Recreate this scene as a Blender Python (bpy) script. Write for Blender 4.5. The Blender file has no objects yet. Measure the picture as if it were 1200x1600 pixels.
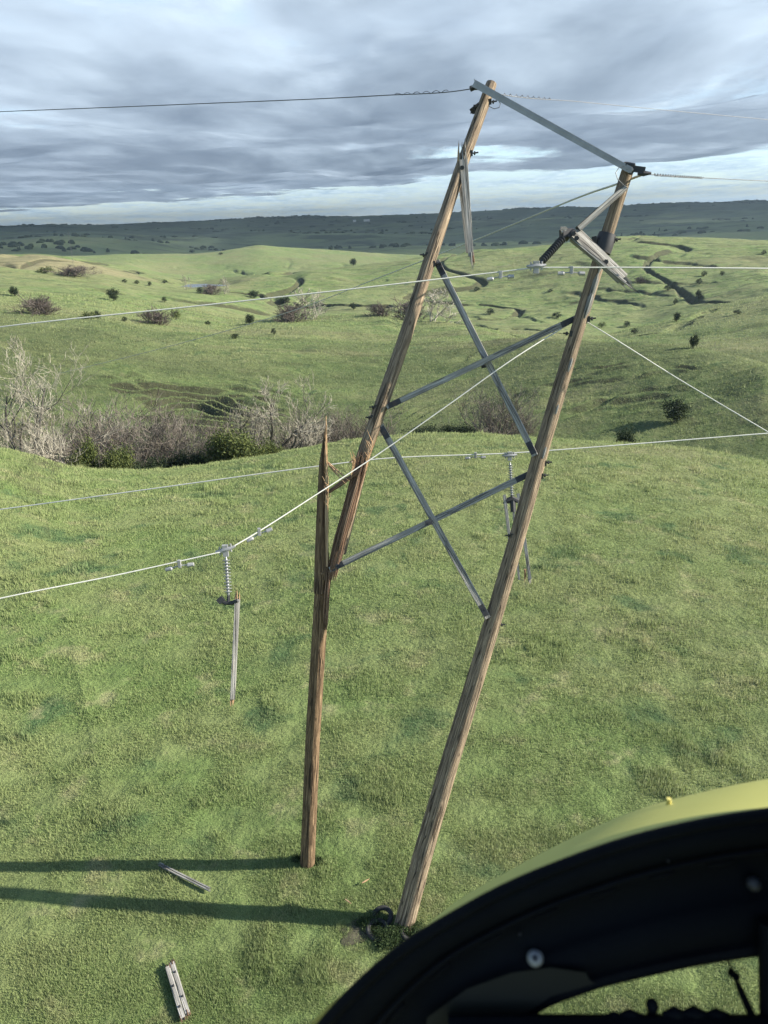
import bpy, math, random
import numpy as np
from mathutils import Vector, Matrix
R = math.radians
S = bpy.context.scene
COL = S.collection

# ------------------------------------------------------------------ camera, world, sun, exposure
CAMZ = 14.0
PITCH, ROLL = 20.8, -1.86
F = 1202.0                                   # focal length in pixels of the 1200 x 1600 photograph
cd = bpy.data.cameras.new('camera'); cam = bpy.data.objects.new('camera', cd); COL.objects.link(cam)
cd.sensor_fit = 'VERTICAL'; cd.sensor_height = 36.0; cd.lens = F / 1600 * 36.0
cd.clip_start = 0.05; cd.clip_end = 150000
M = Matrix.Rotation(R(90 - PITCH), 4, 'X') @ Matrix.Rotation(R(ROLL), 4, 'Z')
cam.matrix_world = Matrix.Translation((0, 0, CAMZ)) @ M
cd.dof.use_dof = True; cd.dof.focus_distance = 24.0; cd.dof.aperture_fstop = 7.5
S.camera = cam
M3 = M.to_3x3()

SUN_EL, SUN_AZ = 27.0, 92.0                  # azimuth clockwise from +Y
w = bpy.data.worlds.new('World'); S.world = w; w.use_nodes = True
sd = bpy.data.lights.new('sun', 'SUN'); so = bpy.data.objects.new('sun', sd); COL.objects.link(so)
sd.energy = 5.0; sd.angle = R(0.5); sd.color = (1.0, 0.93, 0.80)
sv = Vector((math.sin(R(SUN_AZ)) * math.cos(R(SUN_EL)), math.cos(R(SUN_AZ)) * math.cos(R(SUN_EL)), math.sin(R(SUN_EL))))
so.rotation_euler = sv.to_track_quat('Z', 'Y').to_euler()
S.view_settings.view_transform = 'Standard'; S.view_settings.look = 'None'
S.view_settings.exposure = 1.35; S.view_settings.gamma = 1.0

def P(px, py, d):
    """point seen at photograph pixel (px,py) at depth d"""
    v = M3 @ Vector(((px - 600) / F * d, (800 - py) / F * d, -d))
    return Vector((v.x, v.y, v.z + CAMZ))
def ray(px, py):
    return (M3 @ Vector(((px - 600) / F, (800 - py) / F, -1))).normalized()

# ------------------------------------------------------------------ node helpers
class NT:
    def __init__(s, nt): s.nt = nt; nt.nodes.clear()
    def n(s, t, **kw):
        nd = s.nt.nodes.new(t)
        for k, v in kw.items():
            if k == 'inp':
                for a, b in v.items():
                    if hasattr(b, 'node') or isinstance(b, bpy.types.NodeSocket): s.nt.links.new(b, nd.inputs[a])
                    else: nd.inputs[a].default_value = b
            else: setattr(nd, k, v)
        return nd
    def math(s, op, a, b=None, clamp=False):
        nd = s.n('ShaderNodeMath', operation=op); nd.use_clamp = clamp
        for i, v in enumerate((a, b)):
            if v is None: continue
            if isinstance(v, bpy.types.NodeSocket): s.nt.links.new(v, nd.inputs[i])
            else: nd.inputs[i].default_value = v
        return nd.outputs[0]
    def mix(s, f, a, b, mode='MIX'):
        nd = s.n('ShaderNodeMix', data_type='RGBA', blend_type=mode)
        for i, v in ((0, f), (6, a), (7, b)):
            if isinstance(v, bpy.types.NodeSocket): s.nt.links.new(v, nd.inputs[i])
            elif i == 0: nd.inputs[0].default_value = v
            else: nd.inputs[i].default_value = (*v, 1) if len(v) == 3 else v
        return nd.outputs[2]
    def ramp(s, f, lo, hi):
        nd = s.n('ShaderNodeMapRange', clamp=True, interpolation_type='SMOOTHSTEP')
        s.nt.links.new(f, nd.inputs[0]); nd.inputs[1].default_value = lo; nd.inputs[2].default_value = hi
        return nd.outputs[0]
    def noise(s, vec, scale=1.0, detail=4, rough=0.55, sc=None, dist=0.0):
        if sc is not None:
            mp = s.n('ShaderNodeMapping'); s.nt.links.new(vec, mp.inputs[0]); mp.inputs[3].default_value = sc; vec = mp.outputs[0]
        nd = s.n('ShaderNodeTexNoise', inp={'Vector': vec, 'Scale': scale, 'Detail': detail, 'Roughness': rough, 'Distortion': dist})
        return nd.outputs[0]
    def bump(s, h, strength, dist):
        return s.n('ShaderNodeBump', inp={'Height': h, 'Strength': strength, 'Distance': dist}).outputs[0]
    def out(s, sh, slot=0):
        o = s.n('ShaderNodeOutputMaterial'); s.nt.links.new(sh, o.inputs[slot])
    def bsdf(s, col, rough=0.8, metal=0.0, normal=None, spec=0.3):
        b = s.n('ShaderNodeBsdfPrincipled')
        for k, v in (('Base Color', col), ('Roughness', rough), ('Metallic', metal), ('Specular IOR Level', spec)):
            if isinstance(v, bpy.types.NodeSocket): s.nt.links.new(v, b.inputs[k])
            else: b.inputs[k].default_value = (*v, 1) if k == 'Base Color' else v
        if normal: s.nt.links.new(normal, b.inputs['Normal'])
        return b.outputs[0]
def mat(name):
    m = bpy.data.materials.new(name); m.use_nodes = True
    return m, NT(m.node_tree)

# ------------------------------------------------------------------ sky
def build_world():
    t = NT(w.node_tree)
    sky = t.n('ShaderNodeTexSky', sky_type='NISHITA', sun_disc=False, sun_elevation=R(SUN_EL), sun_rotation=R(SUN_AZ),
              air_density=1.0, dust_density=0.6, ozone_density=1.2, altitude=500)
    tc = t.n('ShaderNodeTexCoord'); vec = tc.outputs['Generated']
    sp = t.n('ShaderNodeSeparateXYZ', inp={0: vec})
    z = t.math('MAXIMUM', sp.outputs[2], 0.0)
    zz = t.math('ADD', z, 0.045)
    x = t.math('DIVIDE', sp.outputs[0], zz); y = t.math('DIVIDE', sp.outputs[1], zz)
    cv = t.n('ShaderNodeCombineXYZ', inp={0: x, 1: y, 2: 0.0}).outputs[0]
    n1 = t.noise(cv, 0.9, 8, 0.62, sc=(1.0, 0.8, 1)); n2 = t.noise(cv, 4.5, 6, 0.6, sc=(1.1, 0.7, 1))
    m = t.ramp(t.math('ADD', n1, t.math('MULTIPLY', t.math('SUBTRACT', n2, 0.5), 0.9)), 0.36, 0.62)
    skyc = t.mix(1.0, sky.outputs[0], (0.1, 0.1, 0.1), 'MULTIPLY')
    shade = t.ramp(n2, 0.35, 0.7)
    cloud = t.mix(shade, (0.22, 0.31, 0.40), (0.40, 0.49, 0.53))
    gaps = t.mix(0.5, skyc, (0.24, 0.38, 0.50))
    c = t.mix(m, gaps, cloud)
    # the broken cloud reaches up only part of the dome; overhead is the plain sky
    up = t.ramp(sp.outputs[2], 0.16, 0.5)
    c = t.mix(up, c, skyc)
    bg = t.n('ShaderNodeBackground', inp={0: c, 1: 1.0})
    o = t.n('ShaderNodeOutputWorld'); t.nt.links.new(bg.outputs[0], o.inputs[0])
build_world()

# ------------------------------------------------------------------ terrain height field
def vnoise(x, y, seed=0):
    xi = np.floor(x).astype(np.int64); yi = np.floor(y).astype(np.int64)
    fx = x - xi; fy = y - yi
    fx = fx * fx * fx * (fx * (fx * 6 - 15) + 10); fy = fy * fy * fy * (fy * (fy * 6 - 15) + 10)
    def h(a, b):
        n = (a * 374761393 + b * 668265263 + seed * 974634777) & 0xffffffff
        n = ((n ^ (n >> 13)) * 1274126177) & 0xffffffff
        return ((n ^ (n >> 16)) & 0xffff) / 65535.0
    a = h(xi, yi); b = h(xi + 1, yi); c = h(xi, yi + 1); d = h(xi + 1, yi + 1)
    return (a + (b - a) * fx) * (1 - fy) + (c + (d - c) * fx) * fy - 0.5
def fbm(x, y, o=4, seed=0):
    s = 0; a = 1.0
    for i in range(o):
        s = s + a * vnoise(x * 2 ** i + 17.3 * i, y * 2 ** i - 9.1 * i, seed + i); a *= 0.5
    return s

# ridge and valley lines: (photo x, photo y, horizontal distance) control points
def L(ds, *pts):
    return [(x, y, ds if not isinstance(ds, dict) else float(np.interp(x, list(ds.keys()), list(ds.values())))) for x, y in pts]
CREST1 = ((-300, 690), (0, 708), (60, 722), (100, 735), (160, 739), (250, 738), (330, 730), (420, 715), (480, 705), (560, 692), (640, 685), (700, 682),
          (750, 683), (830, 686), (900, 690), (1000, 698), (1080, 706), (1140, 716), (1200, 728), (1500, 800))
C2 = ((0, 507), (150, 513), (250, 525), (400, 531), (600, 538), (760, 536), (900, 534), (1000, 541), (1080, 551), (1200, 570), (1500, 630))
C6 = ((0, 398), (100, 401), (200, 399), (300, 399), (345, 394), (375, 389), (407, 385), (450, 389), (500, 392), (600, 397), (700, 399), (800, 400), (1200, 392))
C7 = ((0, 379), (80, 373), (150, 377), (250, 386), (300, 391), (400, 392), (600, 387), (750, 383), (900, 378), (1050, 372), (1200, 366))
C8 = ((0, 371), (150, 369), (300, 372), (450, 366), (600, 370), (750, 361), (900, 358), (1050, 352), (1200, 350))
C9 = ((0, 364), (150, 365), (300, 358), (450, 357), (600, 350), (750, 348), (900, 340), (1050, 338), (1200, 331))
C10 = ((0, 354), (100, 353), (150, 351), (300, 347), (450, 341), (600, 337), (750, 331), (900, 326), (1050, 319), (1200, 315))
dn = lambda c, k: [(x, y + k) for x, y in c]
CURVES = [
    L(52, *CREST1),
    L({0: 172, 600: 166, 850: 154, 1000: 138, 1200: 119}, *C2),
    L({0: 200, 600: 198, 1000: 175, 1200: 168}, (0, 490), (150, 498), (250, 524), (300, 534), (600, 549), (900, 546), (1050, 560), (1200, 582)),
    L({0: 250, 400: 262, 600: 262, 825: 232, 950: 262, 1200: 285}, (0, 470), (150, 477), (250, 492), (350, 506), (420, 500), (500, 497), (600, 495), (700, 504), (760, 513), (825, 530), (880, 531), (950, 523), (1050, 502), (1200, 466), (1400, 430)),
    L({0: 330, 600: 325, 825: 290, 950: 320, 1200: 340}, (0, 447), (150, 452), (250, 468), (330, 478), (420, 503), (600, 503), (750, 516), (825, 521), (900, 521), (1000, 522), (1200, 484), (1400, 450)),
    L(400, (0, 424), (150, 432), (250, 452), (330, 458), (400, 469), (500, 472), (600, 474), (750, 478), (900, 474), (1050, 462), (1200, 444)),
    L({0: 520, 300: 470, 600: 500, 800: 530, 950: 560, 1200: 590}, (0, 396), (60, 394), (110, 404), (180, 420), (250, 437), (300, 447), (350, 441), (400, 435), (475, 427), (550, 418), (600, 411), (640, 406), (787, 392), (860, 382), (933, 373), (988, 370), (1080, 372), (1200, 376), (1500, 380)),
    L(720, (0, 408), (110, 412), (200, 414), (250, 427), (330, 434), (450, 428), (600, 424), (800, 402), (1000, 384), (1200, 392)),
    L(1000, *C6), L(1400, *dn(C6, 5)), L(1900, *C7), L(2450, *dn(C7, 3)), L(3300, *C8), L(4200, *dn(C8, 2)), L(5500, *C9), L(7000, *dn(C9, 2)), L(9500, *C10)]
AZ_D = np.radians(np.linspace(-42, 42, 900))
AZ = np.concatenate([np.radians(np.linspace(-180, -43, 60)), AZ_D, np.radians(np.linspace(43, 180, 60))])
DD = np.concatenate([np.geomspace(0.03, 4, 12)[:-1], np.geomspace(4, 45, 140)[:-1], np.linspace(45, 66, 60)[:-1], np.geomspace(66, 640, 760)[:-1], np.geomspace(640, 16000, 330)])
def curve_arrays(c):
    az, D, z = [], [], []
    for x, y, d in c:
        r = ray(x, y); az.append(math.atan2(r.x, r.y)); D.append(d); z.append(CAMZ + d * r.z / math.hypot(r.x, r.y))
    zi = np.interp(AZ, az, z); Di = np.interp(AZ, az, D)
    k = np.exp(-np.linspace(-2, 2, 25) ** 2); k /= k.sum()
    f = lambda a: np.convolve(np.pad(a, 12, mode='edge'), k, 'valid')
    zi2 = f(zi); zi2[:60] = zi[:60]; zi2[-60:] = zi[-60:]
    return Di, zi2
KD, KZ = [], []
cz = [curve_arrays(c) for c in CURVES]
one = np.ones_like(AZ)
ax = np.degrees(AZ)
KD += [0.02 * one, 13 * one, 30 * one]; KZ += [0 * one, 0 * one, 0.12 * cz[0][1] + 0.25]
KD.append(cz[0][0]); KZ.append(cz[0][1])
KD += [62 * one, 78 * one, 92 * one]
KZ += [cz[0][1] - 3.6, -13.8 + 0 * one, -14.6 + 0.09 * np.clip(ax, -30, 30)]
for D_, z_ in cz[1:]: KD.append(D_); KZ.append(z_)
KD.append(16500 * one); KZ.append(-60 * one)
KD = np.array(KD); KZ = np.array(KZ)
def pchip(xk, yk, x):
    h = np.diff(xk); d = np.diff(yk) / h
    m = np.zeros_like(yk)
    for i in range(1, len(xk) - 1):
        if d[i - 1] * d[i] > 0:
            w1 = 2 * h[i] + h[i - 1]; w2 = h[i] + 2 * h[i - 1]
            m[i] = (w1 + w2) / (w1 / d[i - 1] + w2 / d[i])
    m[0] = d[0]; m[-1] = d[-1]
    i = np.clip(np.searchsorted(xk, x) - 1, 0, len(h) - 1)
    t = (x - xk[i]) / h[i]
    return ((1 + 2 * t) * (1 - t) ** 2 * yk[i] + t * (1 - t) ** 2 * h[i] * m[i] + t * t * (3 - 2 * t) * yk[i + 1] + t * t * (t - 1) * h[i] * m[i + 1])
HT = np.zeros((len(AZ), len(DD)))
LD = np.log(DD)
for i in range(len(AZ)):
    HT[i] = pchip(np.log(KD[:, i]), KZ[:, i], LD)
XX = np.sin(AZ)[:, None] * DD[None]; YY = np.cos(AZ)[:, None] * DD[None]
BASE = HT.copy()
def lookup(A, x, y):
    az = np.arctan2(x, y); D = np.hypot(x, y)
    fi = np.interp(az, AZ, np.arange(len(AZ))); fj = np.interp(D, DD, np.arange(len(DD)))
    i = np.clip(fi.astype(int), 0, len(AZ) - 2); j = np.clip(fj.astype(int), 0, len(DD) - 2)
    u = fi - i; v = fj - j
    return (A[i, j] * (1 - u) * (1 - v) + A[i + 1, j] * u * (1 - v) + A[i, j + 1] * (1 - u) * v + A[i + 1, j + 1] * u * v)
def G(px, py, A=None, dmin=5.0, dmax=12000):
    """the point of the ground seen at a photograph pixel"""
    r = ray(px, py); hl = math.hypot(r.x, r.y); sl = r.z / hl
    Ds = np.geomspace(dmin, dmax, 6000)
    h = lookup(HT if A is None else A, Ds * r.x / hl, Ds * r.y / hl)
    below = np.nonzero(CAMZ + Ds * sl <= h)[0]
    D = Ds[below[0]] if len(below) else dmax
    x, y = D * r.x / hl, D * r.y / hl
    return Vector((x, y, float(lookup(HT if A is None else A, np.array([x]), np.array([y]))[0])))
# natural unevenness
amp = np.clip(DD[None] - 20, 0, 400) / 400
HT += fbm(XX / 3.1, YY / 3.1, 3, 5) * 0.10
HT += fbm(XX / 14, YY / 14, 3, 3) * 0.28 * np.clip(DD[None] / 60, 0.25, 1)
HT += fbm(XX / 60, YY / 60, 4, 1) * 2.3 * np.clip((DD[None] - 95) / 250, 0, 1)
HT += fbm(XX / 700, YY / 500, 5, 2) * 34 * np.clip((DD[None] - 900) / 3000, 0, 1)
HT += fbm(XX / 330, YY / 420, 4, 8) * 16 * np.clip((DD[None] - 800) / 900, 0, 1)
# gentle drainage folds on the farther pastures
fold = np.abs(fbm(XX / 95 + fbm(XX / 60, YY / 60, 2, 9) * 0.8, YY / 160, 3, 11))
HT -= np.exp(-(fold / 0.05) ** 2) * 2.4 * np.clip((DD[None] - 190) / 120, 0, 1) * np.clip((900 - DD[None]) / 300, 0, 1)
def mask_at(px, py, rx, ry):
    g = G(px, py, BASE); return np.exp(-((XX - g.x) / rx) ** 2 - ((YY - g.y) / ry) ** 2)
# cattle terracettes: steps along the contour
def steps(m, freq, h, seed):
    ph = (YY + fbm(XX / 26, YY / 26, 3, seed) * 16) / freq
    fr = ph - np.floor(ph)
    saw = np.where(fr < 0.72, fr / 0.72, (1 - fr) / 0.28) - 0.5
    br = np.clip(fbm(XX / 13, YY / 5, 3, seed + 4) * 2.6 + 0.55, 0, 1)
    return m * saw * h * br
HT += steps(np.clip(mask_at(215, 645, 17, 13) * 2.2, 0, 1), 3.3, 1.5, 21)
HT += steps(np.clip((DD[None] - 94) / 12, 0, 1) * np.clip((215 - DD[None]) / 60, 0, 1) * np.clip(0.6 + 1.4 * fbm(XX / 30, YY / 30, 2, 90), 0, 1), 4.2, 0.42, 27)
HT += steps(np.clip(mask_at(480, 620, 26, 12) * 1.2, 0, 1), 3.0, 0.32, 25)
HT += steps(np.clip(mask_at(880, 610, 26, 12) * 1.4, 0, 1), 3.4, 0.7, 23)
HT += steps(np.clip(mask_at(1120, 590, 30, 16) * 1.2, 0, 1), 3.6, 0.55, 24)
HT += fbm(XX / 34, YY / 26, 4, 19) * 1.3 * np.clip((DD[None] - 90) / 40, 0, 1) * np.clip((700 - DD[None]) / 200, 0, 1)
HT += steps(np.clip((DD[None] - 300) / 60, 0, 1) * np.clip((620 - DD[None]) / 60, 0, 1) * np.clip((ax[:, None] - 0) / 6, 0, 1), 13, 1.15, 31)
# cut banks and gullies: polylines seen in the photograph, carved into the ground
GUL = [([(360, 421), (375, 425), (395, 431), (408, 432)], 2.6, 5), ([(700, 500), (740, 505), (775, 513), (810, 510), (850, 515), (885, 522)], 2.6, 3.6),
       ([(735, 492), (770, 497), (810, 492), (840, 500)], 1.8, 3.5), ([(335, 455), (365, 458), (400, 462), (450, 468), (500, 474), (560, 480), (600, 482)], 3.0, 4),
       ([(900, 462), (935, 467), (965, 470), (1000, 478)], 2.2, 3.5), ([(930, 455), (1000, 458), (1040, 463), (1090, 466)], 2.0, 3.0),
       ([(985, 405), (1030, 410), (1075, 411), (1110, 416)], 2.8, 4), ([(850, 480), (880, 474), (910, 470)], 1.8, 3),
       ([(960, 530), (1000, 524), (1040, 520), (1080, 500), (1110, 490)], 2.2, 4), ([(510, 436), (560, 440), (600, 437)], 1.6, 3.5), ([(1000, 444), (1060, 446), (1110, 443)], 1.8, 3)]
for pts, dp, wd in GUL:
    gs = [G(x, y, BASE) for x, y in pts]
    best = np.full(XX.shape, 1e9)
    for a, b in zip(gs[:-1], gs[1:]):
        dx, dy = b.x - a.x, b.y - a.y; l2 = dx * dx + dy * dy + 1e-6
        t = np.clip(((XX - a.x) * dx + (YY - a.y) * dy) / l2, 0, 1)
        best = np.minimum(best, np.hypot(XX - a.x - t * dx, YY - a.y - t * dy))
    best = best + fbm(XX / 6, YY / 6, 3, 41) * wd * 0.9
    lf = max(p[0] for p in pts) < 610 and pts[0][0] < 400
    wd *= 0.60; dp *= 0.85 if lf else 0.48
    HT -= dp * np.clip(1.4 - np.clip(best, 0, None) / wd, 0, 1) ** 0.8 * (np.clip(best, 0, None) < wd * 1.4)
# pond bed
pg = G(308, 446, BASE)
pm = np.exp(-(((XX - pg.x) / 20) ** 2 + ((YY - pg.y) / 14) ** 2) ** 2)
HT = HT * (1 - pm) + (pg.z - 1.6) * pm
POND = (pg.x, pg.y, pg.z - 0.6)
# small hollow beside the leaning pole
BR = P(625, 1452, 16.3); 
def zat(x, y): return float(lookup(HT, np.array([float(x)]), np.array([float(y)]))[0])

def mesh_obj(name, V, Fc, m, parent=None, uv=None, smooth=True, attrs=None):
    me = bpy.data.meshes.new(name)
    V = np.asarray(V, dtype=np.float32)
    if isinstance(Fc, np.ndarray):
        k = Fc.shape[1]
        me.vertices.add(len(V)); me.vertices.foreach_set('co', V.ravel())
        me.loops.add(Fc.size); me.loops.foreach_set('vertex_index', Fc.ravel().astype(np.int32))
        me.polygons.add(len(Fc)); me.polygons.foreach_set('loop_start', np.arange(0, Fc.size, k, dtype=np.int32))
        me.update(calc_edges=True)
    else:
        me.from_pydata([tuple(v) for v in V.tolist()], [], Fc); me.update()
    if smooth: me.polygons.foreach_set('use_smooth', np.ones(len(me.polygons), dtype=bool))
    if uv is not None:
        l = me.uv_layers.new(name='UVMap'); l.data.foreach_set('uv', np.asarray(uv, dtype=np.float32).ravel())
    if attrs:
        for k, a in attrs.items():
            at = me.attributes.new(k, 'FLOAT', 'POINT'); at.data.foreach_set('value', np.asarray(a, dtype=np.float32))
    if m: me.materials.append(m)
    o = bpy.data.objects.new(name, me); COL.objects.link(o)
    if parent: o.parent = parent; o.matrix_parent_inverse = Matrix.Identity(4)
    return o
def tag(o, label, cat, group=None):
    o['label'] = label; o['category'] = cat
    if group: o['group'] = group
    return o
def empty(name, loc, label, cat, group=None):
    o = bpy.data.objects.new(name, None); COL.objects.link(o); o.location = loc; o.empty_display_size = 0.3
    return tag(o, label, cat, group)

# ------------------------------------------------------------------ ground materials
TAN = G(55, 405, BASE)
def grass_color(t, pos, blade=None):
    nl = t.noise(pos, 0.018, 5, 0.6); nm = t.noise(pos, 0.16, 5, 0.6, sc=(0.8, 1.3, 1)); nf = t.noise(pos, 1.3, 4, 0.65)
    c = t.mix(t.ramp(nm, 0.36, 0.66), (0.104, 0.156, 0.048), (0.152, 0.180, 0.072))
    c = t.mix(t.ramp(nl, 0.40, 0.66), c, (0.158, 0.168, 0.076))
    lush = t.noise(pos, 0.42, 3, 0.55, sc=(1, 1, 1), dist=0.4)
    c = t.mix(t.math('MULTIPLY', t.ramp(lush, 0.56, 0.68), 0.8), c, (0.036, 0.082, 0.034))
    dry = t.noise(pos, 0.62, 4, 0.65)
    c = t.mix(t.math('MULTIPLY', t.ramp(dry, 0.54, 0.70), 0.7), c, (0.245, 0.235, 0.125))
    c = t.mix(t.math('MULTIPLY', t.ramp(nf, 0.35, 0.75), 0.35), c, (0.18, 0.225, 0.085))
    # the rough, older grass of the hollow, darkened further in place of shade
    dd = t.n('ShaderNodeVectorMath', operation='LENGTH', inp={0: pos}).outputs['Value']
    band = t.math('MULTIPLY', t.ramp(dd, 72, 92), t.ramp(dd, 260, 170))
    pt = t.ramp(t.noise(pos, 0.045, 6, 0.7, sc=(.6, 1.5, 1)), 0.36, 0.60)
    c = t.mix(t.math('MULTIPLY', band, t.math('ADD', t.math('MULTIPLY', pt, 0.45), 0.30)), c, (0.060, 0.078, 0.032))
    return c
def mat_ground():
    m, t = mat('pasture_ground')
    g = t.n('ShaderNodeNewGeometry'); pos = g.outputs['Position']
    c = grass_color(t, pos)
    # thin soil showing through on far pastures, streaked along the contour
    st = t.noise(pos, 1.0, 6, 0.7, sc=(0.018, 0.06, 0.05))
    c = t.mix(t.math('MULTIPLY', t.ramp(st, 0.50, 0.66), 0.55), c, (0.150, 0.140, 0.075))
    st2 = t.noise(pos, 1.0, 6, 0.7, sc=(0.09, 0.3, 0.2))
    c = t.mix(t.math('MULTIPLY', t.ramp(st2, 0.52, 0.68), 0.5), c, (0.055, 0.080, 0.030))
    # bare patch on the left hilltop
    d = t.n('ShaderNodeVectorMath', operation='SUBTRACT', inp={0: pos, 1: tuple(TAN)}).outputs[0]
    d = t.n('ShaderNodeVectorMath', operation='MULTIPLY', inp={0: d, 1: (1 / 62, 1 / 60, 0)}).outputs[0]
    ln = t.n('ShaderNodeVectorMath', operation='LENGTH', inp={0: d}).outputs['Value']
    pn = t.noise(pos, 0.05, 5, 0.7)
    c = t.mix(t.math('MULTIPLY', t.ramp(t.math('ADD', ln, t.math('MULTIPLY', pn, 0.9)), 1.5, 1.0), 0.55), c, (0.24, 0.19, 0.12))
    # exposed soil on steep steps and cut banks, its colour darkened for bank shadow
    nz = t.n('ShaderNodeSeparateXYZ', inp={0: g.outputs['Normal']}).outputs[2]
    steep = t.ramp(t.math('ADD', nz, t.math('MULTIPLY', t.math('SUBTRACT', t.noise(pos, 0.6, 4), 0.5), 0.10)), 0.955, 0.86)
    c = t.mix(t.math('MULTIPLY', steep, 0.85), c, (0.045, 0.043, 0.026))
    trl = t.noise(pos, 1.0, 5, 0.65, sc=(0.03, 0.33, 0.3), dist=0.4)
    dm = t.n('ShaderNodeVectorMath', operation='LENGTH', inp={0: pos}).outputs['Value']
    c = t.mix(t.math('MULTIPLY', t.math('MULTIPLY', t.ramp(trl, 0.53, 0.63), t.ramp(dm, 88, 110)), t.math('MULTIPLY', t.ramp(dm, 900, 500), 0.65)), c, (0.062, 0.074, 0.034))
    # farther ranges: wooded draws and old pasture, colour darkened in place of cloud shadow
    dist = t.n('ShaderNodeVectorMath', operation='LENGTH', inp={0: pos}).outputs['Value']
    far = t.ramp(dist, 900, 2600)
    wn = t.noise(pos, 1.0, 6, 0.65, sc=(0.0011, 0.0028, 0.002))
    dim_pasture = t.mix(t.ramp(wn, 0.40, 0.60), (0.085, 0.112, 0.056), (0.052, 0.070, 0.044))
    c = t.mix(t.math('MULTIPLY', far, 0.85), c, dim_pasture)
    wd = t.noise(pos, 1.0, 7, 0.7, sc=(0.0045, 0.012, 0.01))
    c = t.mix(t.math('MULTIPLY', t.math('MULTIPLY', far, t.ramp(wd, 0.49, 0.58)), 0.85), c, (0.018, 0.028, 0.016))
    hb = t.noise(pos, 9.0, 4, 0.7); hb2 = t.noise(pos, 1.6, 5, 0.7); hb3 = t.noise(pos, 0.25, 5, 0.65)
    trc = t.noise(pos, 1.0, 5, 0.6, sc=(0.035, 0.40, 0.3), dist=0.3); trm = t.math('MULTIPLY', t.ramp(dist, 85, 110), 0.9)
    hb3 = t.math('ADD', hb3, t.math('MULTIPLY', trc, trm))
    h = t.math('ADD', t.math('MULTIPLY', hb, 0.06), t.math('ADD', t.math('MULTIPLY', hb2, 0.22), t.math('MULTIPLY', hb3, 0.7)))
    nrm = t.bump(h, 0.75, 1.0)
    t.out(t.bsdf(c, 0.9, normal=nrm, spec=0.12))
    return m
MG = mat_ground()
def mat_grass():
    m, t = mat('grass_blades')
    g = t.n('ShaderNodeNewGeometry'); pos = g.outputs['Position']
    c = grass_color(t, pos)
    r = t.n('ShaderNodeAttribute', attribute_name='rnd').outputs['Fac']
    tip = t.n('ShaderNodeAttribute', attribute_name='tip').outputs['Fac']
    hv = t.n('ShaderNodeHueSaturation', inp={'Color': c, 'Value': t.math('ADD', t.math('MULTIPLY', r, 0.5), 1.48), 'Hue': t.math('ADD', t.math('MULTIPLY', r, 0.02), 0.486)}).outputs[0]
    c = t.mix(t.math('MULTIPLY', t.ramp(r, 0.82, 0.98), 0.6), hv, (0.34, 0.32, 0.18))
    c = t.mix(t.math('MULTIPLY', tip, 0.45), c, (0.33, 0.38, 0.17))
    nn = t.n('ShaderNodeVectorMath', operation='SCALE', inp={0: g.outputs['Normal']}); nn.inputs[3].default_value = 0.45
    nn = t.n('ShaderNodeVectorMath', operation='ADD', inp={0: nn.outputs[0], 1: (0.12, 0, 0.75)})
    nn = t.n('ShaderNodeVectorMath', operation='NORMALIZE', inp={0: nn.outputs[0]}).outputs[0]
    d = t.bsdf(c, 0.6, spec=0.2, normal=nn)
    tr = t.n('ShaderNodeBsdfTranslucent', inp={0: c}).outputs[0]
    t.out(t.n('ShaderNodeMixShader', inp={0: 0.35, 1: d, 2: tr}).outputs[0])
    return m

# ------------------------------------------------------------------ ground sheet
def build_ground():
    na, nd = HT.shape
    V = np.stack([XX, YY, HT], -1).reshape(-1, 3)
    i, j = np.meshgrid(np.arange(na - 1), np.arange(nd - 1), indexing='ij')
    a = (i * nd + j).ravel(); Fq = np.stack([a, a + 1, a + nd + 1, a + nd], -1)
    # seam at +-180 degrees and the disc below the aircraft
    s = np.arange(nd - 1); Fs = np.stack([(na - 1) * nd + s, (na - 1) * nd + s + 1, s + 1, s], -1)
    Fq = np.concatenate([Fq[:, ::-1], Fs[:, ::-1]])
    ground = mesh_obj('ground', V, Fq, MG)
    ground['kind'] = 'structure'
    return ground
build_ground()

def water():
    m, t = mat('pond_water')
    g = t.n('ShaderNodeNewGeometry')
    t.out(t.bsdf((0.10, 0.11, 0.10), 0.2, normal=t.bump(t.noise(g.outputs['Position'], 0.8, 3), 0.15, 0.1), spec=0.6))
    n = 48; vs = [(POND[0], POND[1], POND[2])]
    for k in range(n):
        a = 2 * math.pi * k / n; vs.append((POND[0] + 27 * math.cos(a), POND[1] + 20 * math.sin(a), POND[2]))
    o = mesh_obj('pond', vs, [[0, 1 + k, 1 + (k + 1) % n] for k in range(n)], m, smooth=False); o['kind'] = 'structure'
water()

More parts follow.
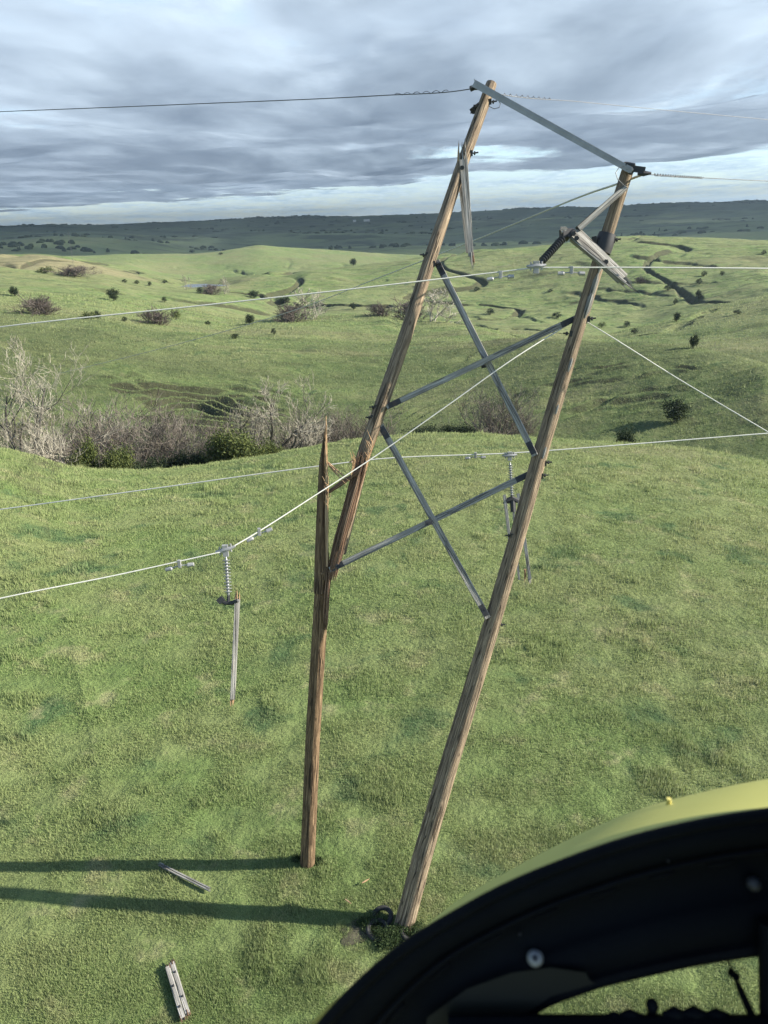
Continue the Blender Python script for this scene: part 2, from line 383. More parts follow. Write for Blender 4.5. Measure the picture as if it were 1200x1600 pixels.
# ------------------------------------------------------------------ grass blades
def build_grass():
    rng = np.random.default_rng(7)
    def pts(n, d0, d1, kind, azr):
        u = rng.random(n)
        D = 1 / (1 / d0 + u * (1 / d1 - 1 / d0)) if kind == 'inv' else d0 * (d1 / d0) ** u
        az = np.radians(rng.uniform(-azr, azr, n)); return D * np.sin(az), D * np.cos(az), D
    sets = [pts(1350000, 8.5, 64, 'inv', 38), pts(110000, 30, 60, 'log', 36), pts(240000, 88, 300, 'log', 34)]
    x = np.concatenate([s[0] for s in sets]); y = np.concatenate([s[1] for s in sets]); D = np.concatenate([s[2] for s in sets])
    n = len(x); z = lookup(HT, x, y)
    cl = fbm(x / 0.9, y / 0.9, 3, 61); big = fbm(x / 7, y / 7, 3, 63)
    hgt = (0.050 + 0.062 * rng.random(n) ** 2) * (D / 18) ** 0.5 * np.clip(1 + 1.1 * cl + 0.4 * big, 0.55, 1.9)
    wid = (0.0045 + 0.006 * rng.random(n)) * (D / 14) ** 0.85
    a = rng.random(n) * 2 * math.pi; la = rng.random(n) * 2 * math.pi; ln = rng.random(n) * 0.75 * hgt
    ca, sa = np.cos(a) * wid, np.sin(a) * wid
    tuf = np.clip((vnoise(x / 0.55, y / 0.55, 66) + vnoise(x / 2.3, y / 2.3, 67) * .6 - .30) * 5, 0, 1); hgt *= 1 + 0.9 * tuf
    z -= 0.02
    A = np.stack([x - ca, y - sa, z], -1); B = np.stack([x + ca, y + sa, z], -1)
    T = np.stack([x + np.cos(la) * ln, y + np.sin(la) * ln, z + hgt], -1)
    V = np.stack([A, B, T], 1).reshape(-1, 3)
    Fc = np.arange(3 * n).reshape(-1, 3)
    r = np.repeat(rng.random(n), 3); tip = np.tile([0, 0, 1.0], n)
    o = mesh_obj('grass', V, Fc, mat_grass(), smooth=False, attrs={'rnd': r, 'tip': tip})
    tag(o, 'short spring green pasture grass covering the slopes', 'grass'); o['kind'] = 'stuff'
build_grass()

# ------------------------------------------------------------------ cloud deck
def build_clouds():
    m, t = mat('cloud')
    g = t.n('ShaderNodeNewGeometry'); pos = g.outputs['Position']
    n1 = t.noise(pos, 1.0, 7, 0.52, sc=(1 / 2300, 1 / 4300, 0), dist=0.2)
    n2 = t.noise(pos, 1.0, 8, 0.58, sc=(1 / 800, 1 / 1700, 0), dist=0.15)
    n3 = t.noise(pos, 1.0, 4, 0.5, sc=(1 / 9000, 1 / 7000, 0))
    mixn = t.math('ADD', t.math('MULTIPLY', n1, 0.62), t.math('MULTIPLY', n2, 0.38))
    edge = t.n('ShaderNodeAttribute', attribute_name='edge').outputs['Fac']
    dens = t.math('ADD', mixn, t.math('MULTIPLY', t.math('SUBTRACT', edge, 1.0), 0.5))
    ps = t.n('ShaderNodeSeparateXYZ', inp={0: pos})
    thick = t.ramp(ps.outputs[1], 3600, 6500)      # the layer thickens with distance
    al = t.ramp(t.math('ADD', dens, t.math('MULTIPLY', thick, 0.07)), 0.33, 0.49)
    sh = t.ramp(t.math('ADD', t.math('ADD', t.math('MULTIPLY', mixn, 0.75), t.math('MULTIPLY', n3, 0.25)), t.math('MULTIPLY', thick, 0.085)), 0.38, 0.66)
    c = t.mix(sh, (0.42, 0.50, 0.585), (0.150, 0.190, 0.245))
    tr = t.n('ShaderNodeBsdfTranslucent', inp={0: c}).outputs[0]
    df = t.n('ShaderNodeBsdfDiffuse', inp={0: (0.45, 0.47, 0.50, 1)}).outputs[0]
    a = t.n('ShaderNodeMixShader', inp={0: 0.2, 1: tr, 2: df}).outputs[0]
    tp = t.n('ShaderNodeBsdfTransparent').outputs[0]
    t.out(t.n('ShaderNodeMixShader', inp={0: al, 1: tp, 2: a}).outputs[0])
    nx, ny = 260, 300
    u = np.linspace(-1, 1, nx); xs = np.sign(u) * np.abs(u) ** 1.5 * 45000
    ys = 500 + np.linspace(0, 1, ny) ** 2.0 * 47500
    X, Y = np.meshgrid(xs, ys, indexing='ij')
    Z = 760 + fbm(X / 1500, Y / 2000, 5, 71) * 120 + fbm(X / 400, Y / 500, 3, 75) * 26
    near = np.clip((Y - 560 - fbm(X / 900, Y / 700, 3, 77) * 900) / 700, 0, 1)
    ff = 760 / np.tan(np.radians(np.clip(np.interp(np.degrees(np.arctan2(X, Y)), [-28, 0, 26], [0.9, 2.0, 3.0]), 0.8, 3.2)))
    fare = np.clip((ff - np.hypot(X, Y) + fbm(X / 5000, Y / 3500, 5, 79) * ff * 0.38) / (ff * 0.30), 0, 1)
    E = near * fare
    V = np.stack([X, Y, Z], -1).reshape(-1, 3)
    i, j = np.meshgrid(np.arange(nx - 1), np.arange(ny - 1), indexing='ij'); a0 = (i * ny + j).ravel()
    o = mesh_obj('clouds', V, np.stack([a0, a0 + ny, a0 + ny + 1, a0 + 1], -1), m, attrs={'edge': E.ravel()})
    o['kind'] = 'structure'
build_clouds()
#@@REST@@
# ------------------------------------------------------------------ haze
def build_haze():
    m, t = mat('haze_air')
    v = t.n('ShaderNodeVolumePrincipled', inp={'Color': (0.55, 0.74, 0.95, 1), 'Density': 6.5e-5, 'Anisotropy': 0.2})
    t.out(v.outputs[0], 1)
    x0, x1, y0, y1, z0, z1 = -17500, 17500, -17500, 17500, -260, 240
    vs = [(x, y, z) for x in (x0, x1) for y in (y0, y1) for z in (z0, z1)]
    o = mesh_obj('haze', vs, [(0, 1, 3, 2), (4, 6, 7, 5), (0, 4, 5, 1), (2, 3, 7, 6), (0, 2, 6, 4), (1, 5, 7, 3)], m, smooth=False)
    o['kind'] = 'stuff'; tag(o, 'thin bluish haze in the air over the far hills', 'haze')
build_haze()

# ------------------------------------------------------------------ materials for objects
def mat_wood(name, dark, mid, light, crack=0.7, us=9.0, vs=0.55):
    m, t = mat(name)
    uv = t.n('ShaderNodeUVMap').outputs[0]
    n1 = t.noise(uv, 1.0, 5, 0.6, sc=(us * 2.2, vs, 1)); n2 = t.noise(uv, 1.0, 3, 0.6, sc=(us * 5, vs * 1.6, 1)); n3 = t.noise(uv, 1.0, 4, 0.6, sc=(us * 0.35, 1.1, 1))
    c = t.mix(t.ramp(n1, 0.35, 0.68), dark, mid)
    c = t.mix(t.ramp(n2, 0.50, 0.72), c, light)
    c = t.mix(t.math('MULTIPLY', t.ramp(n3, 0.48, 0.72), 0.55), c, dark)
    cr = t.ramp(n1, 0.36, 0.28)
    c = t.mix(t.math('MULTIPLY', cr, crack), c, (0.022, 0.018, 0.015))
    h = t.math('ADD', n1, t.math('MULTIPLY', n2, 0.5))
    ck = t.noise(uv, 1.0, 2, 0.5, sc=(us * 0.9, 0.35, 1))      # deep drying checks
    ckm = t.ramp(t.math('ABSOLUTE', t.math('SUBTRACT', ck, 0.5)), 0.018, 0.004)
    c = t.mix(t.math('MULTIPLY', ckm, crack * 0.8), c, (0.018, 0.014, 0.012))
    vo = t.n('ShaderNodeTexVoronoi', feature='F1', inp={'Scale': 1.0, 'Vector': t.n('ShaderNodeMapping', inp={0: uv, 3: (3.4, 1.3, 1)}).outputs[0]}).outputs['Distance']
    c = t.mix(t.math('MULTIPLY', t.ramp(vo, 0.10, 0.03), 0.85), c, (0.03, 0.022, 0.016))      # knots
    h = t.math('SUBTRACT', h, t.math('MULTIPLY', ckm, 0.8))
    t.out(t.bsdf(c, 0.85, normal=t.bump(h, 0.9, 0.03), spec=0.2))
    return m
W_POLE = mat_wood('weathered_pole_wood', (0.130, 0.098, 0.070), (0.285, 0.215, 0.145), (0.50, 0.395, 0.27), 0.95, 11, 1.2)
W_BROWN = mat_wood('brown_pole_wood', (0.085, 0.055, 0.034), (0.205, 0.135, 0.078), (0.40, 0.28, 0.165), 0.95, 11, 1.2)
W_RED = mat_wood('split_heartwood', (0.10, 0.060, 0.040), (0.21, 0.130, 0.085), (0.42, 0.29, 0.19), 0.6, 12)
W_FRESH = mat_wood('fresh_splinter_wood', (0.36, 0.22, 0.12), (0.52, 0.36, 0.21), (0.70, 0.55, 0.36), 0.2, 14)
W_GREY = mat_wood('grey_timber', (0.19, 0.18, 0.16), (0.33, 0.315, 0.28), (0.46, 0.44, 0.395), 0.6, 7, 0.8)
W_PALE = mat_wood('pale_timber', (0.14, 0.135, 0.12), (0.30, 0.29, 0.26), (0.52, 0.50, 0.45), 0.9, 8, 0.7)
def mat_plain(name, c, rough=0.6, metal=0.0, nz=0.25, sc=6.0, spec=0.4):
    m, t = mat(name)
    pos = t.n('ShaderNodeTexCoord').outputs['Object']
    n = t.noise(pos, sc, 5, 0.65)
    cc = t.mix(t.math('MULTIPLY', t.ramp(n, 0.35, 0.7), nz), c, tuple(min(1, v * 1.7 + 0.01) for v in c))
    t.out(t.bsdf(cc, rough, metal, spec=spec, normal=t.bump(n, 0.15, 0.01)))
    return m
M_GALV = mat_plain('galvanised_steel', (0.27, 0.27, 0.265), 0.5, 0.2, 0.4, 3)
M_IRON = mat_plain('dark_iron', (0.05, 0.05, 0.052), 0.6, 0.6)
M_ALU = mat_plain('aluminium_strand', (0.47, 0.47, 0.43), 0.6, 0.1, 0.2, 20)
M_STEELW = mat_plain('steel_strand', (0.11, 0.115, 0.12), 0.55, 0.4)
M_OLDW = mat_plain('pale_steel_strand', (0.42, 0.42, 0.38), 0.6, 0.2)
M_POLY = mat_plain('dark_polymer', (0.035, 0.038, 0.042), 0.45, 0.0, 0.3, 10)
M_GLAZE = mat_plain('grey_porcelain', (0.20, 0.21, 0.21), 0.25, 0.0, 0.2, 10, 0.6)
M_TYRE = mat_plain('old_rubber', (0.022, 0.022, 0.020), 0.95, 0.0, 0.9, 9)
M_SOIL_SHADE = mat_plain('soil_shade_patch', (0.050, 0.046, 0.028), 0.95, 0.0, 0.6, 5)

# ------------------------------------------------------------------ mesh builder
SPLIT = {'bolt', 'splinter', 'scar', 'screw', 'wire_clamp', 'ground_lead', 'cable_bundle'}
class MB:
    def __init__(s): s.v = []; s.f = []; s.uv = []
    def tube(s, pts, rad, n=12, cap=True, v0=0.0, shape=None, jitter=0.0, rng=None, closed=False):
        pts = [Vector(p) for p in pts]; m = len(pts)
        if not hasattr(rad, '__len__'): rad = [rad] * m
        base = len(s.v); up = None; L_ = v0; Ls = []
        for k in range(m):
            if closed: tan = (pts[(k + 1) % m] - pts[k - 1]).normalized()
            else: tan = (pts[min(k + 1, m - 1)] - pts[max(k - 1, 0)]).normalized()
            if up is None:
                up = Vector((0, 0, 1)) if abs(tan.z) < 0.9 else Vector((0, -1, 0))
            side = tan.cross(up).normalized(); up = side.cross(tan).normalized()
            if k: L_ += (pts[k] - pts[k - 1]).length
            Ls.append(L_)
            for q in range(n):
                a = 2 * math.pi * q / n; r = rad[k]
                if jitter: r *= 1 + rng.uniform(-jitter, jitter)
                sx, sy = (math.cos(a), math.sin(a)) if shape is None else shape(a)
                s.v.append(tuple(pts[k] + side * (sx * r) + up * (sy * r)))
        R0 = max(rad) if max(rad) > 0 else 0.1
        mm = m if closed else m - 1
        for k in range(mm):
            k2 = (k + 1) % m
            for q in range(n):
                q2 = (q + 1) % n
                s.f.append((base + k * n + q, base + k * n + q2, base + k2 * n + q2, base + k2 * n + q))
                u0, u1 = q / n * 6.28 * R0, (q + 1) / n * 6.28 * R0; va = Ls[k]; vb = Ls[k2] if k2 else Ls[k] + .1
                s.uv += [(u0, va), (u1, va), (u1, vb), (u0, vb)]
        if cap and not closed:
            for k, rev in ((0, True), (m - 1, False)):
                ring = [base + k * n + q for q in range(n)]
                if rev: ring = ring[::-1]
                s.f.append(tuple(ring)); s.uv += [(0.3 + s.v[i][0] * .2, Ls[k] + s.v[i][1] * .2) for i in ring]
        return s
    def beam(s, a, b, w, h, upv=(0, 0, 1), taper=1.0, bev=0.08):
        """rectangular timber from a to b with chamfered edges"""
        a = Vector(a); b = Vector(b); t = (b - a).normalized(); upv = Vector(upv)
        side = t.cross(upv).normalized(); up = side.cross(t).normalized()
        c = min(w, h) * bev; prof = [(w / 2 - c, h / 2), (w / 2, h / 2 - c), (w / 2, -h / 2 + c), (w / 2 - c, -h / 2), (-w / 2 + c, -h / 2), (-w / 2, -h / 2 + c), (-w / 2, h / 2 - c), (-w / 2 + c, h / 2)]
        base = len(s.v); n = 8; ln = (b - a).length; K = 4
        per = [0]
        for q in range(n): per.append(per[-1] + math.dist(prof[q], prof[(q + 1) % n]))
        for k in range(K + 1):
            p = a.lerp(b, k / K); sc = 1 + (taper - 1) * k / K
            for x, y in prof: s.v.append(tuple(p + side * (x * sc) + up * (y * sc)))
        for k in range(K):
            for q in range(n):
                q2 = (q + 1) % n
                s.f.append((base + k * n + q2, base + k * n + q, base + (k + 1) * n + q, base + (k + 1) * n + q2))
                v0, v1 = ln * k / K, ln * (k + 1) / K
                s.uv += [(per[q + 1], v0), (per[q], v0), (per[q], v1), (per[q + 1], v1)]
        for k, rev in ((0, False), (K, True)):
            ring = [base + k * n + q for q in range(n)]
            if rev: ring = ring[::-1]
            s.f.append(tuple(ring)); s.uv += [(prof[q][0], prof[q][1]) for q in (range(n) if not rev else range(n - 1, -1, -1))]
        return s
    def splinters(s, c, d, w, h, n, lmin, lmax, rng, side=None):
        """a torn bundle of thin pointed slivers at c pointing along d"""
        d = Vector(d).normalized(); sd = Vector(side).normalized() if side else d.cross(Vector((0, 0, 1))).normalized(); up = sd.cross(d).normalized()
        for k in range(n):
            o = Vector(c) + sd * rng.uniform(-w / 2, w / 2) + up * rng.uniform(-h / 2, h / 2)
            l = rng.uniform(lmin, lmax); e = o + d * l + sd * rng.uniform(-.06, .06) * l + up * rng.uniform(-.06, .06) * l
            r = rng.uniform(0.1, 0.22) * min(w, h) + 0.004
            s.tube([o - d * 0.06, o + (e - o) * 0.5, e], [r, r * 0.7, 0.0012], 5, v0=rng.uniform(0, 9))
        return s
    def lathe(s, a, b, prof, n=16):
        """prof: list of (t, r) along a->b"""
        a = Vector(a); b = Vector(b)
        return s.tube([a.lerp(b, t) for t, r in prof], [r for t, r in prof], n)
    def build(s, name, m, parent=None, smooth=True):
        if name in SPLIT:
            cl_ = s.clusters()
            if len(cl_) > 1:
                return [c.build_one(name, m, parent, smooth) for c in cl_][0]
        return s.build_one(name, m, parent, smooth)
    def clusters(s, pad=0.02):
        par = list(range(len(s.v)))
        def find(a):
            while par[a] != a: par[a] = par[par[a]]; a = par[a]
            return a
        for f in s.f:
            for q in f[1:]: par[find(f[0])] = find(q)
        comp = {}
        for i in range(len(s.v)): comp.setdefault(find(i), []).append(i)
        boxes = [(np.min([s.v[i] for i in c], 0) - pad, np.max([s.v[i] for i in c], 0) + pad, c) for c in comp.values()]
        ch = True
        while ch:
            ch = False
            for a in range(len(boxes)):
                for b in range(a + 1, len(boxes)):
                    if np.all(boxes[a][0] <= boxes[b][1]) and np.all(boxes[b][0] <= boxes[a][1]):
                        boxes[a] = (np.minimum(boxes[a][0], boxes[b][0]), np.maximum(boxes[a][1], boxes[b][1]), boxes[a][2] + boxes[b][2]); del boxes[b]; ch = True; break
                if ch: break
        out = []; own = {}
        for k, b in enumerate(boxes):
            for i in b[2]: own[i] = k
            out.append(MB())
        mp = {}
        for k, b in enumerate(boxes):
            for i in sorted(b[2]): mp[i] = len(out[k].v); out[k].v.append(s.v[i])
        u = 0
        for f in s.f:
            o = out[own[f[0]]]; o.f.append(tuple(mp[q] for q in f)); o.uv += s.uv[u:u + len(f)]; u += len(f)
        return out
    def build_one(s, name, m, parent=None, smooth=True):
        o = mesh_obj(name, s.v, s.f, m, parent, uv=s.uv, smooth=smooth)
        if smooth:
            try: o.data.set_sharp_from_angle(angle=R(40))
            except Exception: pass
        return o
RN = random.Random(11)
def local(o, root):
    """keep world-space vertices while giving the thing's empty a real base position"""
    o.matrix_parent_inverse = Matrix.Translation(-root.location)
    return o
def kids(root):
    for o in list(COL.objects):
        if o.parent == root: o.matrix_parent_inverse = Matrix.Translation(-root.location)

# ------------------------------------------------------------------ the broken H-frame
def interp_poly(ctrl):
    """ctrl: (px,py,depth) control points -> world points"""
    return [P(*c) for c in ctrl]
def pole_point(pts, py):
    """point on a world polyline whose picture row is py"""
    def row(p):
        q = M3.transposed() @ (p - Vector((0, 0, CAMZ))); return 800 - q.y / -q.z * F
    for a, b in zip(pts[:-1], pts[1:]):
        ra, rb = row(a), row(b)
        if (ra - py) * (rb - py) <= 0:
            lo, hi = 0.0, 1.0
            for _ in range(40):
                mid = (lo + hi) / 2
                if (row(a.lerp(b, mid)) - py) * (ra - py) > 0: lo = mid
                else: hi = mid
            return a.lerp(b, lo)
    return pts[0]
def depth(p): return -(M3.transposed() @ (p - Vector((0, 0, CAMZ)))).z
def resample(pts, n):
    pts = [Vector(p) for p in pts]; L_ = [0]
    for a, b in zip(pts[:-1], pts[1:]): L_.append(L_[-1] + (b - a).length)
    out = []
    for k in range(n):
        t = L_[-1] * k / (n - 1); i = max(0, min(len(pts) - 2, int(np.searchsorted(L_, t)) - 1))
        out.append(pts[i].lerp(pts[i + 1], (t - L_[i]) / max(1e-9, L_[i + 1] - L_[i])))
    return out
gl = G(481, 1349); gr = G(625, 1448)
dL, dR = depth(gl), depth(gr)
DTOP = 13.0
def rdep(py):      # depth of the straight leaning pole at a picture row
    t = (1462 - py) / (1462 - 256); return 1 / ((1 - t) / (dR + 0.1) + t / DTOP)
right_axis = [P(x, y, rdep(y)) for x, y in ((627, 1462), (662, 1330), (700, 1200), (737, 1080), (773, 960), (808, 840), (841, 720), (875, 605), (907, 500), (946, 375), (984, 256))]
stub_axis = [P(480, 1362, dL + 0.1), P(489, 1150, 16.55), P(499, 990, 15.55), P(505, 890, 15.0)]
upper_axis = [P(521, 900, 14.98), P(530, 862, 14.85), P(548, 790, 14.6), P(568, 712, 14.4), P(597, 630, 14.2), P(632, 530, 14.1), P(672, 405, 14.05), P(721, 260, 14.15), P(768, 131, 14.35)]
H = empty('power_line_structure', (gl + gr) / 2, 'tall broken wooden H-frame of two leaning poles joined by crossed braces and a steel arm', 'utility pole')
def pole_mesh(axis, r0, r1, n=60, seed=0, a0=0.0):
    rng = random.Random(seed); pts = resample(axis, n); mb = MB()
    rad = []
    for k in range(n):
        t = k / (n - 1); rad.append((r0 + (r1 - r0) * t) * (1 + rng.uniform(-.012, .012)))
    ph = rng.uniform(0, 6)
    def shape(a): 
        q = 1 + 0.02 * math.sin(3 * a + ph) + 0.012 * math.sin(7 * a + ph * 2); return math.cos(a) * q, math.sin(a) * q
    mb.tube(pts, rad, 20, shape=shape)
    return mb
pr = pole_mesh(right_axis, 0.216, 0.100, 80, 3)
# torn knots and shell chips along the leaning pole
pole_r = pr.build('pole', W_POLE, H); pole_r['label'] = 'long grey brown pole leaning to the right'
chips = MB()
cam_side = lambda p: (Vector((0, 0, CAMZ)) - p).normalized()
for py, s in ((410, 0.9), (448, 1.0), (475, 1.1), (570, .6), (640, .5), (708, .6)):
    p = pole_point(right_axis, py); tdir = (right_axis[-1] - right_axis[0]).normalized()
    rr = 0.110 + 0.11 * (py - 256) / 1200
    q = p + cam_side(p) * rr * 0.80 + Vector((1, 0, 0)) * rr * 0.42
    chips.tube([q - tdir * 0.26 * s, q - tdir * .1 * s, q + tdir * 0.1 * s, q + tdir * .26 * s], [0.008, 0.05 * s, 0.055 * s, 0.006], 8)
chips.build('scar', W_PALE, pole_r)
pl = pole_mesh(upper_axis[1:], 0.140, 0.102, 60, 5)
# the broken end fans out into long split heartwood strands
pole_u = pl.build('pole', W_POLE, H); pole_u['label'] = 'upper half of the left pole, snapped and leaning right'
def strands(axis_pts, n, R0, seed, m, name, parent, top=1.0, rs=(0.02, 0.045)):
    rng = random.Random(seed); mb = MB(); base = resample(axis_pts, 14)
    t = (base[-1] - base[0]).normalized(); sd = t.cross(cam_side(base[0])).normalized(); up = sd.cross(t)
    for k in range(n):
        a = rng.uniform(0, 6.28); rr = R0 * math.sqrt(rng.random()); off = sd * (math.cos(a) * rr) + up * (math.sin(a) * rr)
        i0 = rng.randint(0, 3); i1 = int(13 * rng.uniform(0.6, 1.0) * top); i1 = max(i1, i0 + 4)
        rad = rng.uniform(*rs); seg = base[i0:i1 + 1]
        w_ = [rad * min(1, (len(seg) - 1 - q) / 3 + 0.08) * min(1, q / 2 + 0.3) for q in range(len(seg))]
        mb.tube([p + off + sd * rng.uniform(-.008, .008) for p in seg], w_, 6, v0=rng.uniform(0, 20))
    return mb.build(name, m, parent)
# exposed red heartwood on the lower end of the leaning upper piece
strands([P(517, 905, 14.85), P(530, 852, 14.66), P(549, 785, 14.40), P(570, 705, 14.22), P(577, 690, 14.16)], 34, 0.105, 21, W_RED, 'split_heartwood', pole_u, rs=(0.015, 0.036))
strands([P(508, 985, 15.35), P(511, 930, 15.0), P(516, 880, 14.8), P(530, 840, 14.6)], 9, 0.045, 22, W_RED, 'split_heartwood', pole_u, rs=(0.015, 0.03))
# pale stripe of fresh wood on the sunny edge
strands([P(546, 825, 14.6), P(563, 760, 14.38), P(581, 700, 14.22), P(600, 655, 14.17)], 5, 0.012, 23, W_FRESH, 'splinter', pole_u, rs=(0.008, 0.018))
stub = pole_mesh(stub_axis, 0.172, 0.142, 50, 7)
pole_s = stub.build('pole', W_BROWN, H); pole_s['label'] = 'upright brown stub of the left pole, split at the top'
strands([P(499, 920, 15.05), P(502, 850, 14.85), P(502, 780, 14.6), P(503, 705, 14.4), P(508, 640, 14.2)], 1, 0.0, 31, W_BROWN, 'splinter', pole_s, rs=(0.05, 0.05))
mbs = MB()
mbs.tube([P(500, 925, 15.1), P(500.5, 860, 14.88), P(501.5, 790, 14.62), P(503, 725, 14.42), P(506, 690, 14.3), P(508.5, 668, 14.24)], [.128, .108, .082, .055, .026, .005], 11, v0=3)
mbs.tube([P(510, 905, 14.95), P(509, 850, 14.8), P(508, 790, 14.58)], [.07, .05, .01], 9, v0=7)
mbs.build('splinter', W_BROWN, pole_s)
mbs = MB()
for (a, b, r0) in (((511, 885), (509.5, 650), 0.036), ((511.5, 840), (508, 690), 0.030), ((509, 790), (510, 664), 0.022)):
    p0 = P(a[0], a[1], 14.80); p1 = P(b[0], b[1], 14.16)
    mbs.tube([p0, p0.lerp(p1, .3), p0.lerp(p1, .75) + Vector((RN.uniform(-.02, .02), 0, 0)), p1], [r0 * .6, r0, r0 * .7, 0.006], 7, v0=RN.uniform(0, 9))
mbs.build('splinter', W_FRESH, pole_s)
mbs = MB()
for a, b, r0 in (((512, 722), (546, 752), 0.014), ((514, 728), (541, 757), 0.011), ((512, 724), (530, 742), .012), ((546, 722), (565, 712), 0.013)):
    p0 = P(a[0], a[1], 14.35); p1 = P(b[0], b[1], 14.22); mbs.tube([p0, p0.lerp(p1, .5), p1], [r0, r0 * 1.1, 0.004], 6)
mbs.build('splinter', W_FRESH, pole_s)
mbs = MB(); p0 = P(509, 772, 14.4); p1 = P(563, 735, 14.2)
mbs.tube([p0, p0.lerp(p1, .45), p1], [0.03, 0.05, 0.03], 7); mbs.tube([P(511, 768, 14.36), P(540, 752, 14.3)], [.02, .03], 6)
mbs.build('splinter', W_RED, pole_s)
for seed_, (a, b), m_ in ((91, ((556, 712), (548, 742)), W_FRESH), (93, ((513, 740), (512, 790)), W_FRESH), (94, ((582, 690), (570, 735)), W_FRESH)):
    rg = random.Random(seed_); p0 = P(*a, 14.12); p1 = P(*b, 14.2); mbs = MB()
    for k in range(14):
        u = p0.lerp(p1, rg.random()); e = u + Vector((rg.uniform(-.09, .09), rg.uniform(-.1, .02), rg.uniform(.05, .26))); mbs.tube([u - Vector((0, 0, .12)), u, e], [.002, .007, .0015], 4, v0=rg.uniform(0, 9))
    mbs.build_one('fibre_tuft', m_, pole_s if a[0] < 530 else pole_u)

def cam_up(a, b):   # beam whose broad face looks toward the camera
    return cam_side((a + b) / 2).cross((b - a).normalized()).normalized()
def brace(pa, pb, w_, m, parent=H, name='brace', th=0.11, ext=0.0, label=None):
    t = (pb - pa).normalized()
    mb = MB(); mb.beam(pa - t * ext, pb + t * ext, w_, th, upv=cam_side((pa + pb) / 2))
    o = mb.build(name, m, parent)
    if label: o['label'] = label
    b = MB()
    for q, s in ((pa, 1), (pb, -1)):
        c = q + t * s * 0.16; n_ = cam_side(c)
        b.tube([c + n_ * 0.04, c + n_ * 0.10], [0.022, 0.022], 8); b.tube([c + n_ * .08, c + n_ * .1], [.04, .04], 8)
        b.beam(c - t * 0.12 + n_ * 0.058, c + t * 0.12 + n_ * 0.058, w_ * 0.9, 0.012, upv=n_)
    b.build('bolt', M_IRON, o)
    return o
def on(ax, px, py, off):
    """a point beside a pole, at picture pixel px,py, a little nearer the camera than the pole"""
    return P(px, py, depth(pole_point(ax, py)) + off)
brace(on(upper_axis, 682, 408, .06), on(right_axis, 836, 712, -.10), 0.118, W_GREY, label='grey brace running down from the left pole to the right pole, upper X')
brace(on(upper_axis, 604, 636, -.04), on(right_axis, 900, 497, .12), 0.108, W_GREY, label='grey brace rising to the right pole, upper X')
brace(on(upper_axis, 594, 664, .02), on(right_axis, 762, 965, -.1), 0.12, W_GREY, label='dark brace running down to the right pole, lower X')
brace(on(upper_axis, 516, 890, -.16), on(right_axis, 828, 740, .12), 0.115, W_GREY, label='dark brace rising to the right pole, lower X')
# centre bolts where the braces cross
cb = MB()
for px, py in ((758, 572), (670, 818)):
    c = P(px, py, 14.3); cb.beam(c - Vector((.07, 0, 0)), c + Vector((.07, 0, 0.02)), .08, .03, upv=cam_side(c)); cb.tube([c - cam_side(c) * .2, c + cam_side(c) * .06], .022, 8)
cb.build('bolt', M_IRON, H)
# steel arm between the pole tops: two channels back to back
tL = P(742, 131, 14.15); tR = P(982, 264, depth(right_axis[-1]) - 0.17)
arm = MB(); t_ = (tR - tL).normalized()
n_ = cam_side(tL); upa = n_
arm.beam(tL - t_ * 0.02, tR + t_ * 0.08, 0.115, 0.035, upv=upa, taper=.68)
ed = t_.cross(n_).normalized(); ed = ed if ed.z > 0 else -ed
arm.beam(tL - t_ * 0.018 + ed * 0.052 - n_ * 0.05, tR + t_ * 0.078 + ed * 0.04 - n_ * 0.05, 0.02, 0.12, upv=upa)
arm.beam(tL - t_ * 0.018 - ed * 0.052 - n_ * 0.05, tR + t_ * 0.078 - ed * 0.04 - n_ * 0.05, 0.02, 0.12, upv=upa)
arm.beam(tL - t_ * 0.018 + ed * 0.02 + n_ * 0.02, tR + t_ * 0.078 + ed * 0.013 + n_ * 0.02, 0.018, 0.02, upv=upa)
ao = arm.build('steel_arm', M_GALV, H)
eb = MB()
for px, py, dd in ((768, 146, -.2), (984, 268, -.05)):
    c = P(px, py, (14.55 if px < 800 else depth(right_axis[-1])) + dd); eb.tube([c + n_ * .12, c - n_ * .12], .022, 8); eb.tube([c + n_ * .12, c + n_ * .09], .045, 8)
eb.build('bolt', M_IRON, ao)
# short bracket at the right pole top
dT = depth(right_axis[-1]); br_ = MB()
br_.beam(P(978, 262, dT - .15), P(1008, 266, dT - .25), 0.10, 0.02, upv=cam_side(tR)); br_.beam(P(980, 266, dT - .12), P(1007, 269, dT - .23), 0.03, 0.10, upv=cam_side(tR))
br_.tube([P(978, 256, dT - .16), P(992, 258, dT - .2)], .03, 8)
br_.build('steel_bracket', M_IRON, H)
# torn crossarm stump near the left pole top
sb = MB(); sb.beam(P(738, 173, 14.35), P(757, 158, 14.4), 0.10, 0.13, upv=cam_side(tL)); sb.beam(P(741, 166, 14.3), P(752, 164, 14.3), 0.05, 0.16, upv=cam_side(tL))
sb.splinters(P(740, 172, 14.35), P(734, 176, 14.35) - P(740, 172, 14.35), .1, .1, 7, .03, .09, RN)
sb.build('crossarm_stump', mat_wood('dark_wet_timber', (.05, .047, .045), (.09, .085, .08), (.15, .145, .14)), H)
